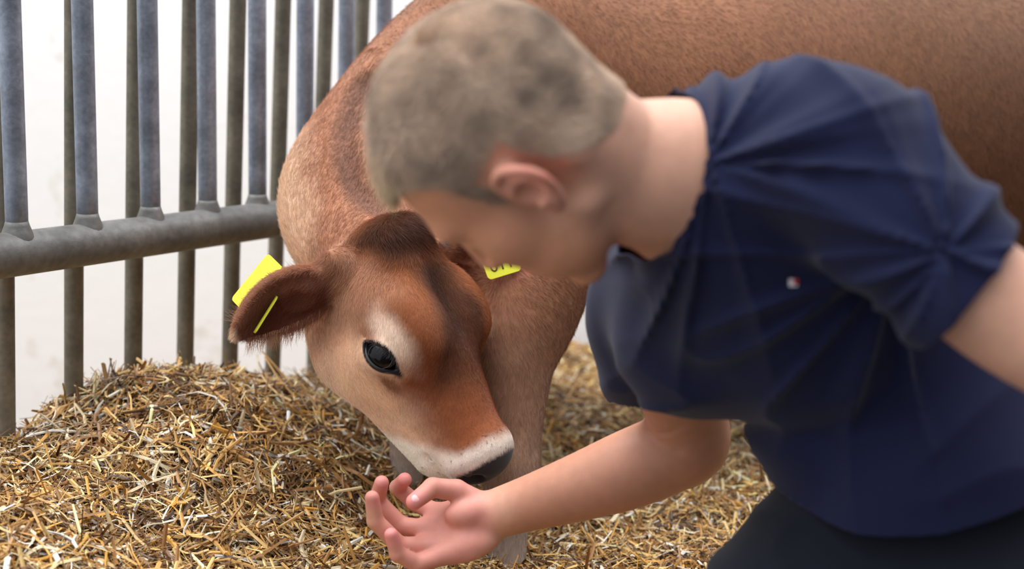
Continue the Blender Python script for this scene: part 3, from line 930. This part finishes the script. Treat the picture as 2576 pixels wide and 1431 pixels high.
def flow_body(p, n):
    f = np.tile(-UPC * .7 + np.array([.45, 0, 0]), (len(p), 1))
    k = smooth(.35, .10, np.linalg.norm(p - NECK[2, :3], axis=1))[:, None]
    f = f * (1 - k) + k * (np.array([.3, .35, -.2]))
    leg = (p @ UPC < (LEG_R[3, :3] @ UPC))[:, None]
    f = np.where(leg, -UPC, f)
    f = f + np.stack([vnoise(p, 5, 1), vnoise(p, 5, 2), vnoise(p, 5, 3)], 1) * .35
    return f
make_hair('fur', cV, cQ, cN, int(330000 * HAIR), BW, flow_body, lambda p: np.full(len(p), .010), .00022, tint(1.0), m_fur, calf, seed=12, lift=.22, jitter=.14)
# long fringe hairs along the lower edge of the ear
rs = np.random.RandomState(8); n = 900
t = rs.uniform(.12, .9, n); ysg = rs.choice([1, -1], n, p=[.8, .2])
s_dir = E1[2] if (E1[2] @ UPC) < 0 else -E1[2]
wprof = .045 * (np.sin((t * .93 + .07) ** .72 * math.pi) ** .72 * .94 + .06)
rt = E1b + np.outer(t * np.linalg.norm(E1t - E1b), E1[0]) + np.outer(ysg * wprof * rs.uniform(.7, 1., n), s_dir) + np.outer(.42 * wprof * 1.0 - .018 * np.sin(t * math.pi), E1[1])
dr = E1[0] * .45 + np.outer(ysg, s_dir) * .8 + rs.normal(size=(n, 3)) * .18
ft = strands('ear_fringe', rt, dr, rs.uniform(.008, .026, n), .00022, mat_simple('ear_hair', (196, 150, 120), rough=.5), calf, seed=3)

# ------------------------------------------------------------------ the person
m_skin = mat_simple('skin', (214, 160, 132), rough=.5, spec=.35, attr=True, sss=.18, noise=[(90, .04, 4)], bump=(600, .12, .0006))
MR = np.stack([unit([-.41, -.77, -.49]), unit([-.91, .355, .2]), unit([0, 0, 1])])      # rows: face-ward, crown-ward, person's right
MR[1] = unit(MR[1] - MR[0] * (MR[0] @ MR[1])); MR[2] = np.cross(MR[0], MR[1])
MO = P(1247, 352, 1.25)
MS = 1.01
MR32 = MR.astype(f32); MO32 = MO.astype(f32)
def ml(p): return (p - MO32) @ MR32.T / f32(MS)
def mw(q): return np.asarray(q, float) * MS @ MR + MO
HELIX = spline([(.012, -.012, .079), (.013, .012, .082), (.004, .029, .088), (-.012, .031, .095), (-.024, .018, .100), (-.026, -.002, .098), (-.019, -.018, .091), (-.008, -.029, .084), (.000, -.031, .080), (.004, -.024, .078)], 4)
HELIX[:, :2] *= .86; HELIX[:, 0] -= .008; HELIX[:, 1] -= .026
def face_sdf(p):
    q = ml(p); a = q.copy(); a[:, 2] = np.abs(a[:, 2])
    d = ell(q, (-.016, .028, 0), (.101, .080, .076))
    d = smin(d, ell(q, (-.045, .000, 0), (.060, .060, .064)), .03)
    d = smin(d, ell(q, (.042, -.035, 0), (.056, .082, .060)), .03)
    d = smin(d, cone(a, (-.002, -.082, .046), (.070, -.122, .014), .019, .017), .028)
    d = smin(d, ell(a, (.055, -.080, .030), (.034, .034, .026)), .02)
    d = smin(d, ell(q, (.080, -.124, 0), (.018, .016, .022)), .015)
    d = smin(d, ell(q, (.078, .008, 0), (.020, .016, .048)), .02)
    d = smin(d, ell(a, (.058, -.040, .044), (.026, .022, .020)), .02)
    d = smax(d, -ell(a, (.098, -.016, .032), (.014, .012, .016)), .012)
    d = smin(d, ell(a, (.080, -.016, .031), (.012, .011, .014)), .004)
    d = smin(d, cone(q, (.094, -.004, 0), (.112, -.043, 0), .008, .0105), .012)
    d = smin(d, ell(a, (.103, -.048, .011), (.011, .008, .008)), .006)
    d = smin(d, ell(q, (.094, -.076, 0), (.012, .006, .024)), .006)
    d = smin(d, ell(q, (.092, -.088, 0), (.012, .006, .021)), .005)
    d = smax(d, -cone(a, (.105, -.082, 0), (.092, -.083, .024), .0012, .0012), .002)
    d = smax(d, -ell(a, (.110, -.056, .007), (.004, .004, .0035)), .002)
    d = smin(d, ell(q, (.035, -.098, 0), (.045, .026, .040)), .02)
    # ears
    h = None
    for i in range(len(HELIX) - 1):
        t = i / (len(HELIX) - 2)
        e = cone(a, HELIX[i], HELIX[i + 1], .0042 if t < .75 else .0052, .0042 if t < .75 else .0055)
        h = e if h is None else smin(h, e, .002)
    pl = ell(a, (-.013, -.028, .086), (.017, .025, .0042), np.array([[.93, 0, .37], [0, 1, 0], [-.37, 0, .93]]))
    pl = smin(pl, cone(a, (-.004, -.055, .076), (-.010, -.010, .076), .010, .012), .006)
    pl = smax(pl, -ell(a, (-.007, -.030, .0905), (.009, .012, .008)), .005)
    h = smin(h, pl, .004)
    h = smin(h, ell(a, (.004, -.036, .078), (.004, .006, .004)), .003)
    d = smin(d, h, .005)
    return d * MS
FC = mw((.01, -.02, 0))
SH_N = P(2110, 425, 1.25)        # near (left) shoulder joint
SH_F = P(1620, 760, 1.58)        # far (right) shoulder joint
EL_F = P(1738, 1118, 1.72)
WR_F = P(1235, 1296, 1.80)
EL_N = P(2820, 950, 1.14)
NECKM = np.array([[*mw((-.040, -.030, 0)), .058], [*P(1560, 425, 1.29), .059], [*P(1680, 435, 1.30), .064], [*P(1800, 470, 1.34), .078]])
ARM_F = np.array([[*SH_F, .055], [*P(1680, 900, 1.64), .052], [*P(1728, 1040, 1.70), .046], [*EL_F, .041],])
FORE_F = np.array([[*P(1736, 1106, 1.72), .042], [*P(1690, 1136, 1.73), .0460], [*P(1585, 1180, 1.745), .0465], [*P(1450, 1228, 1.765), .0395], [*P(1330, 1266, 1.785), .0325], [*WR_F, .0285]])
ARM_N = np.array([[*SH_N, .050], [*P(2285, 572, 1.205), .047], [*P(2420, 700, 1.18), .046], [*P(2580, 815, 1.17), .047], [*EL_N, .044]])
FORE_N = np.array([[*EL_N, .043], [*P(2860, 1100, 1.20), .042], [*P(2820, 1400, 1.27), .032], [*P(2760, 1600, 1.30), .027]])
BODY = np.array([[*P(1850, 500, 1.38), .085], [*P(1960, 640, 1.42), .100], [*P(2150, 870, 1.46), .104], [*P(2300, 1110, 1.47), .104], [*P(2360, 1290, 1.49), .105]])
GIRD_N = np.array([[*P(1850, 470, 1.36), .075], [*SH_N, .060]]); GIRD_F = np.array([[*P(1870, 560, 1.42), .080], [*P(1740, 660, 1.50), .065], [*SH_F, .055]])
# hand ----------------------------------------------------------------------
Hd = 1.80
PALM = [P(1215, 1300, 1.80), P(1105, 1325, 1.79)]
FING = [   # rows px, py, depth, radius; little finger first
    [(1128, 1392, 1.775, .0125), (1050, 1418, 1.765, .0112), (1000, 1392, 1.752, .0100), (984, 1345, 1.742, .0086)],
    [(1100, 1372, 1.785, .0128), (1006, 1374, 1.775, .0116), (944, 1310, 1.762, .0104), (936, 1252, 1.752, .0090)],
    [(1092, 1335, 1.800, .0128), (1008, 1322, 1.802, .0116), (948, 1258, 1.795, .0104), (960, 1214, 1.776, .0092)],
    [(1098, 1290, 1.815, .0124), (1042, 1262, 1.830, .0112), (1000, 1226, 1.828, .0102), (1018, 1206, 1.805, .0090)]]
THUMB = [(1205, 1268, 1.798, .0165), (1148, 1234, 1.790, .0140), (1088, 1226, 1.775, .0122), (1042, 1262, 1.757, .0104)]
def pr(r): return np.array([[*P(*x[:3]), x[3]] for x in r])
FING = [pr(r) for r in FING]; THUMB = pr(THUMB)
pax = unit(PALM[1] - PALM[0]); pnr = np.array([-.15, .55, .80]); pnr = unit(pnr - pax * (pnr @ pax)); psd = np.cross(pax, pnr)
PR = np.stack([pax, psd, pnr])
PC = P(1152, 1334, 1.797)
def hand_sdf(p):
    d = ell(p, PC, (.052, .044, .0160), PR)
    d = smin(d, cone(p, WR_F, P(1190, 1308, 1.798), .0265, .026, flat=pnr, fac=.8), .02)
    d = smin(d, ell(p, P(1185, 1284, 1.783), (.034, .019, .016), PR), .012)      # ball of the thumb
    d = smin(d, ell(p, P(1178, 1372, 1.780), (.038, .015, .015), PR), .012)      # heel of the hand
    f = None
    for r in FING:
        e = None
        for i in range(3):
            c = cone(p, r[i, :3], r[i + 1, :3], r[i, 3], r[i + 1, 3]); e = c if e is None else smin(e, c, .003)
        f = e if f is None else smin(f, e, .0015)
    t = None
    for i in range(3):
        c = cone(p, THUMB[i, :3], THUMB[i + 1, :3], THUMB[i, 3], THUMB[i + 1, 3]); t = c if t is None else smin(t, c, .003)
    d = smin(d, f, .007); d = smin(d, t, .006)
    return d
HCN = P(1090, 1310, 1.79)
CREASE = None
def skin_sdf(p):
    p = p.astype(f32)
    d = grp(p, lambda x: chain(x, NECKM, 4, .01), *bound(NECKM))
    d = smin(d, grp(p, face_sdf, FC, .17), .016)
    # neck muscle and nape
    d = smin(d, grp(p, lambda x: cone(x, mw((-.045, -.055, -.045)), P(1660, 590, 1.33), .018, .022), P(1560, 530, 1.3), .12), .025)
    d = smin(d, grp(p, lambda x: chain(x, BODY, 3, .02), *bound(BODY)), .03)
    for g_ in (GIRD_N, GIRD_F): d = smin(d, grp(p, lambda x: chain(x, g_, 2), *bound(g_)), .03)
    for a, k in ((ARM_F, .03), (FORE_F, .02), (ARM_N, .03), (FORE_N, .02)):
        d = smin(d, grp(p, lambda x: chain(x, a, 4, .006), *bound(a)), k)
    d = smin(d, grp(p, hand_sdf, HCN, .13), .008)
    if CREASE is not None:
        def cf(x):
            f = None
            for l_ in CREASE:
                for i in range(len(l_) - 1):
                    e = cone(x, l_[i], l_[i + 1], .001, .001); f = e if f is None else np.minimum(f, e)
            return f
        w = grp(p, cf, CREASE[0][1], .09)
        d = d + .0016 * np.exp(-(w / .0030) ** 2)
    return d
CREASE = None
_cr = [[surf(skin_sdf, *q, 1.0) for q in ((1630, 1085), (1652, 1104), (1680, 1122), (1708, 1138))], [surf(skin_sdf, *q, 1.0) for q in ((1705, 1080), (1682, 1090), (1655, 1092))]]
_cr = [[v for v in l_ if np.linalg.norm(v) < 2.2] for l_ in _cr]
CREASE = [l_ for l_ in _cr if len(l_) > 1]
print('crease points', [len(l_) for l_ in _cr])
lo = np.minimum.reduce([SH_N, SH_F, WR_F, P(920, 1420, 1.82), P(930, 0, 1.27)]) - .10
hi = np.maximum.reduce([SH_N, P(2860, 400, 1.2), P(1200, 0, 1.27)]) + np.array([.14, .10, .14])
lo[1] = -.44; hi[1] = .30
hz = .0020 * RES
mV, mQ = extract(skin_sdf, [axis_nonuniform(lo[0], hi[0], [(-.20, .12, hz)], .0045 * RES), axis_nonuniform(lo[1], hi[1], [(-.37, .27, hz)], .0045 * RES), axis_nonuniform(lo[2], hi[2], [(-1.88, -1.70, hz), (-1.40, -1.10, hz * 1.25)], .0045 * RES)])
mV, mQ = keep_largest(mV, mQ)
print('skin verts', len(mV))
mN = vnormals(mV, mQ)
def hairline(q):
    "positive inside the hair; head axes"
    f, u, s = q[:, 0], q[:, 1], np.abs(q[:, 2])
    front = .072 - .85 * np.maximum(s - .02, 0) - f + .10 * (u - .05)
    top = u - (.030 + 0 * f)
    # temple/sideburn and nape boundary: lower edge rises to the front
    low = np.where(f > .012, .030 + (f - .012) * .55, np.where(f > -.030, -.030 + (f + .030) * 0.0 + .0, -.062 + .0 * f))
    side = np.where(f > .012, -.035 + (f - .012) * 1.55, np.where(f > -.035, .012 - 0 * f, np.maximum(-.035 + (f + .035) * 1.30, -.082 + .8 * np.maximum(-.085 - f, 0))))
    near_ear = smooth(.03, .05, s)
    return np.minimum(front, u - side) 
def skin_col(p, n):
    q = ml(p.astype(f32)).astype(float); f, u, s = q[:, 0], q[:, 1], np.abs(q[:, 2])
    c = np.tile(lin((208, 158, 134)), (len(p), 1))
    onh = np.linalg.norm(p - FC, axis=1) < .16
    c = mixc(c, lin((216, 150, 116)), onh * smooth(.0, .05, f) * .8)
    c = mixc(c, lin((214, 128, 112)), onh * (np.linalg.norm(q - np.array([-.014, -.03, 0]) * 1.0 - np.stack([0 * f, 0 * f, q[:, 2]], 1), axis=1) < .045) * smooth(.074, .08, s) * .35)
    c = mixc(c, lin((202, 112, 100)), onh * np.exp(-((f + .034) / .014) ** 2 - ((u + .03) / .03) ** 2) * .45)
    lips = onh * smooth(.088, .094, f) * (np.abs(u + .0775) < .011) * (s < .025)
    c = mixc(c, lin((190, 104, 96)), lips * .8)
    hh = np.linalg.norm(p - HCN, axis=1)
    c = mixc(c, lin((204, 134, 122)), (1 - smooth(.06, .10, hh)) * .8)
    for r in FING + [THUMB]:
        c = mixc(c, lin((214, 132, 128)), (1 - smooth(.008, .022, np.linalg.norm(p - r[3, :3], axis=1))) * .8)
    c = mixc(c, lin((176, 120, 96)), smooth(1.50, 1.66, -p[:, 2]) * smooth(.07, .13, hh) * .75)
    hl_ = smooth(.0, .010, hairline(q)) * onh * (u > -.09)
    c = mixc(c, lin((176, 150, 130)), hl_ * .85)
    c = mixc(c, lin((150, 116, 84)), onh * smooth(.082, .088, f) * (np.abs(u - .004) < .005) * (s > .012) * (s < .048) * .7)
    return c * (1 + .05 * vnoise(p, 30, 4) + .03 * vnoise(p, 90, 5))[:, None]
person = empty('person', tuple(toW(P(2300, 1500, 1.45))[0] * np.array([1, 1, 0])))
tag(person, 'person in navy t-shirt and black trousers crouching over with one hand held out', 'person')
mbody = link_mesh('body', toW(mV), mQ, m_skin, person, colors=skin_col(mV, mN))
# eyes behind half closed lids
m_eyew = mat_simple('eyeball', (225, 220, 214), rough=.2)
for sgn in (1, -1):
    v, q = uv_ball((0, 0, 0), .0118, 24)
    link_mesh('eye', toW(mw(v + np.array([.0805, -.016, .031 * sgn]))), q, m_eyew, person)

# ------------------------------------------------------------------ clothes
m_shirt = mat_simple('navy_jersey', (24, 28, 56), rough=.85, spec=.12, sheen=.1, noise=[(8, .08, 4)], bump=(900, .25, .0006))
m_trous = mat_simple('black_cotton', (26, 29, 38), rough=.9, spec=.1, sheen=.1, noise=[(14, .12, 4)], bump=(700, .3, .0008))
S_TOR = np.array([[*P(1790, 455, 1.33), .080], [*P(1900, 540, 1.37), .118], [*P(2010, 700, 1.43), .142], [*P(2205, 858, 1.46), .121], [*P(2325, 1080, 1.47), .136], [*P(2370, 1250, 1.47), .150], [*P(2400, 1420, 1.48), .165]])
S_ARMN = np.array([[*P(1975, 385, 1.28), .066], [*P(2125, 400, 1.24), .072], [*P(2285, 558, 1.20), .0620], [*P(2420, 690, 1.18), .0575], [*P(2560, 815, 1.17), .057]])
S_ARMF = np.array([[*P(1735, 640, 1.50), .078], [*P(1632, 770, 1.57), .068], [*P(1650, 880, 1.62), .064], [*P(1676, 960, 1.66), .062], [*P(1710, 1060, 1.69), .060]])
wav = [(P(1750, 640, 1.4), unit([.5, -.8, 0]), .5)]
def folds(p):
    "soft creases: stretched ridged noise radiating from the near armpit, and rings round the waist"
    a0 = P(2290, 640, 1.22); r = p - a0.astype(f32)
    ang = np.arctan2(r[:, 1], r[:, 0]); rad = np.linalg.norm(r, axis=1)
    q = np.stack([ang * 2.2, rad * 3.0, p[:, 2] * 2.0], 1)
    n1 = 1 - np.abs(vnoise(q, 1.6, 1)); n1 = n1 ** 4
    m1 = np.exp(-((rad - .14) / .12) ** 2)
    wa = (np.array([.35, -.95, 0])).astype(f32)
    h = p @ wa
    q2 = np.stack([h * 1.0 + .35 * vnoise(p, 4, 7) * .15, p[:, 0] * .16, p[:, 2] * .2], 1)
    n2 = 1 - np.abs(vnoise(q2, 21, 3)); n2 = n2 ** 3
    low = smooth(-.02, -.16, p[:, 1])
    n3 = vnoise(p, 7, 5) * .5 + vnoise(p, 15, 6) * .25
    # drape from the collar
    c0 = P(1760, 420, 1.28).astype(f32); r3 = p - c0; an3 = np.arctan2(r3[:, 0], -r3[:, 1]); ra3 = np.linalg.norm(r3, axis=1)
    n4 = (1 - np.abs(vnoise(np.stack([an3 * 2.6, ra3 * 1.2, 0 * an3], 1), 2.0, 9))) ** 3
    m4 = np.exp(-((ra3 - .12) / .09) ** 2)
    return .0120 * n1 * m1 + .0130 * n2 * low + .0065 * n3 + .0130 * n4 * m4 - .0015
def shirt_sdf(p):
    p = p.astype(f32)
    tf = unit(np.array([-.8, .35, .45]))
    d = chain(p, S_TOR, 3, .02)
    # chest and hanging belly front
    d = smin(d, ell(p, P(1740, 800, 1.48), (.085, .105, .095)), .05)
    d = smin(d, ell(p, P(1965, 835, 1.45), (.088, .046, .10)), .045)
    d = smin(d, ell(p, P(2035, 1105, 1.47), (.046, .065, .075)), .03)
    d = smin(d, grp(p, lambda x: chain(x, S_ARMN, 4, .01), *bound(S_ARMN)), .035)
    d = smin(d, grp(p, lambda x: chain(x, S_ARMF, 4, .01), *bound(S_ARMF)), .030)
    return d - folds(p)
def cut_open(V, Q, cuts):
    "trim an extracted shell with planes: each cut is (point, outward normal, centre, radius)"
    bm = bmesh.new()
    vs = [bm.verts.new(v) for v in V]
    for q in Q:
        try: bm.faces.new([vs[i] for i in q])
        except ValueError: pass
    for (c, n, ctr, rad) in cuts:
        ctr = Vector(ctr)
        fs = [f for f in bm.faces if (f.calc_center_median() - ctr).length < rad]
        geom = list({v for f in fs for v in f.verts}) + list({e for f in fs for e in f.edges}) + fs
        bmesh.ops.bisect_plane(bm, geom=geom, plane_co=Vector(c), plane_no=Vector(n), dist=1e-5)
        kill = [f for f in bm.faces if (f.calc_center_median() - ctr).length < rad + .01 and (f.calc_center_median() - Vector(c)).dot(Vector(n)) > 0]
        bmesh.ops.delete(bm, geom=kill, context='FACES')
    # keep the largest connected shell
    seen = set(); best = []
    for f in bm.faces:
        if f in seen: continue
        st = [f]; seen.add(f); comp = []
        while st:
            g = st.pop(); comp.append(g)
            for e in g.edges:
                for h in e.link_faces:
                    if h not in seen: seen.add(h); st.append(h)
        if len(comp) > len(best): best = comp
    bs = set(best)
    bmesh.ops.delete(bm, geom=[f for f in bm.faces if f not in bs], context='FACES')
    return bm
def bm_obj(name, bm, mat, parent, thick):
    me = bpy.data.meshes.new(name)
    W = toW(np.array([v.co[:] for v in bm.verts])) - root_loc(parent)
    for v, w in zip(bm.verts, W): v.co = w
    bm.to_mesh(me); bm.free()
    me.polygons.foreach_set('use_smooth', np.full(len(me.polygons), True)); me.materials.append(mat)
    o = bpy.data.objects.new(name, me); col.objects.link(o); o.parent = parent
    md = o.modifiers.new('thickness', 'SOLIDIFY'); md.thickness = thick; md.offset = -1
    return o
slo = np.array([-.02, -.55, -1.85]); shi = np.array([.66, .34, -1.02])
sV, sQ = extract(shirt_sdf, uniform_axes(slo, shi, .0036 * RES), lip=1.2)
sV, sQ = keep_largest(sV, sQ)
print('shirt verts', len(sV))
C1, C2, C3 = surf(shirt_sdf, 1764, 262, 1.0), surf(shirt_sdf, 1770, 430, 1.0), surf(shirt_sdf, 1640, 655, 1.0)
CN = unit(np.cross(C2 - C1, C3 - C1)); CN = CN if CN[0] < 0 else -CN
H1, H2, H3 = surf(shirt_sdf, 1950, 1225, 1.0), surf(shirt_sdf, 2560, 1285, 1.0), surf(shirt_sdf, 2250, 1350, 1.0)
print('collar', C1, C2, C3, 'hem', H1, H2, H3)
HN = unit(np.cross(H3 - H1, H2 - H1)); HN = HN if HN[1] < 0 else -HN
cuts = [
    (C2, CN, (C1 + C2 + C3) / 3 + np.array([-.03, 0, -.03]), .15),                 # collar
    (P(2484, 655, 1.17), unit(np.array([.80, -.60, .05])), P(2520, 720, 1.17), .115),     # near sleeve
    (P(1672, 975, 1.66), unit(np.array([.22, -.95, .0])), P(1700, 1050, 1.69), .100),   # far sleeve
    (H1, HN, P(2330, 1430, 1.45), .36),     # hem
]
shirt = bm_obj('t_shirt', cut_open(sV, sQ, cuts), m_shirt, person, .0022)
tag(shirt, 'navy blue short sleeved t-shirt')

P_LEGF = np.array([[*P(2270, 1370, 1.50), .125], [*P(2080, 1500, 1.47), .110], [*P(1930, 1640, 1.42), .090], [*P(1800, 1800, 1.36), .072]])
P_LEGN = np.array([[*P(2500, 1420, 1.45), .135], [*P(2600, 1600, 1.38), .110], [*P(2600, 1760, 1.30), .09], [*P(2580, 1900, 1.25), .075]])
P_HIP = np.array([[*P(2320, 1240, 1.48), .128], [*P(2400, 1420, 1.50), .150]])
SHIN = [np.array([[*P(1800, 1800, 1.36), .072], [*P(2050, 2000, 1.50), .055], [*P(2200, 2080, 1.62), .05]]), np.array([[*P(2580, 1900, 1.25), .075], [*P(2720, 2080, 1.35), .055], [*P(2750, 2120, 1.45), .05]])]
def trous_sdf(p):
    p = p.astype(f32)
    d = chain(p, P_HIP, 3, .02)
    d = smin(d, chain(p, P_LEGF, 4, .01), .04); d = smin(d, chain(p, P_LEGN, 4, .01), .04)
    for s_ in SHIN: d = smin(d, chain(p, s_, 3), .02)
    return d - .004 * vnoise(p, 9, 3) - .005 * (1 - np.abs(vnoise(np.stack([p[:, 0] * .5, p[:, 1], p[:, 2] * .4], 1), 24, 4))) ** 3
plo = np.array([.10, -.82, -1.78]); phi_ = np.array([.74, -.14, -1.05])
tV, tQ = extract(trous_sdf, uniform_axes(plo, phi_, .0055 * RES), lip=1.2)
tV, tQ = keep_largest(tV, tQ)
trous = link_mesh('trousers', toW(tV), tQ, m_trous, person)
tag(trous, 'black work trousers')
# thumb nail
tn = THUMB[3, :3]; td = unit(THUMB[3, :3] - THUMB[2, :3]); tz = np.array([.05, .45, .9]); tz = unit(tz - td * (tz @ td)); ty = np.cross(tz, td)
v, q = uv_ball((0, 0, 0), 1, 20)
m_nail = mat_simple('nail', (226, 170, 168), rough=.25, spec=.5)
link_mesh('thumbnail', toW(tn + tz * .0072 - td * .001 + (v[:, :1] * .0072) * td + (v[:, 1:2] * .0062) * ty + (v[:, 2:] * .0034) * tz), q, m_nail, person)
# small woven flag tab on the chest
lp = surf(shirt_sdf, 1995, 710, 1.0); ln = unit(np.array([(shirt_sdf((lp + e_)[None]) - shirt_sdf((lp - e_)[None]))[0] for e_ in np.eye(3) * .004]))
lx = unit(np.cross([0, 1, 0], ln)); ly = np.cross(ln, lx)
m_lw = mat_simple('tab_white', (214, 210, 214), rough=.8); m_lr = mat_simple('tab_red', (168, 40, 52), rough=.8)
def box_c(name, c, ax, ay, az, sx, sy, sz, mat, parent):
    V = [c + ax * sx * i + ay * sy * j + az * sz * k for i in (-.5, .5) for j in (-.5, .5) for k in (-.5, .5)]
    Q = [(0, 1, 3, 2), (4, 6, 7, 5), (0, 4, 5, 1), (2, 3, 7, 6), (0, 2, 6, 4), (1, 5, 7, 3)]
    return link_mesh(name, toW(np.array(V)), Q, mat, parent, smooth_sh=False)
tab = box_c('chest_tab', lp + ln * .001, lx, ly, ln, .0075, .0070, .0012, m_lw, shirt)
box_c('tab_stripe', lp + ln * .0014 + lx * .0022 + ly * .001, lx, ly, ln, .0042, .0052, .0012, m_lr, tab)

# hair of the head -----------------------------------------------------------
m_hair = mat_simple('head_hair', (170, 150, 122), rough=.45, spec=.35, attr=True)
qv = ml(mV.astype(f32)).astype(float)
hlv = hairline(qv)
hw_ = smooth(-.001, .006, hlv) * (np.linalg.norm(mV - FC, axis=1) < .17) * (qv[:, 1] > -.09) * (np.abs(qv[:, 2]) < .0785)
def flow_hair(p, n):
    q = ml(p.astype(f32)).astype(float)
    cr_ = np.array([-.055, .105, 0])
    d = q - cr_; d[:, 2] *= 1.0
    fl = d / (np.linalg.norm(d, axis=1, keepdims=True) + .01)
    fl = fl + np.array([.35, 0, 0]) * smooth(.0, .08, q[:, 1])[:, None]
    return fl @ MR + np.stack([vnoise(p, 22, 1), vnoise(p, 22, 2), vnoise(p, 22, 3)], 1) * .9
def len_hair(p):
    q = ml(p.astype(f32)).astype(float)
    top = smooth(.03, .10, q[:, 1]) * smooth(-.10, 0, q[:, 0])
    fringe = smooth(.03, .075, q[:, 0]) * smooth(.02, .05, q[:, 1])
    return .0055 + .012 * top + .012 * fringe
def hair_col(p, n):
    q = ml(p.astype(f32)).astype(float)
    c = np.tile(lin((226, 200, 176)), (len(p), 1))
    c = mixc(c, lin((128, 106, 92)), .38 + .28 * vnoise(p, 20, 2) + .40 * vnoise(p, 55, 5))
    c = mixc(c, lin((228, 206, 160)), smooth(.02, .08, q[:, 0]) * .7)
    return c
make_hair('hair', mV, mQ, mN, int(90000 * HAIR), hw_, flow_hair, len_hair, .00028, hair_col, m_hair, person, seed=21, lift=.75, jitter=.22, curl=.05)
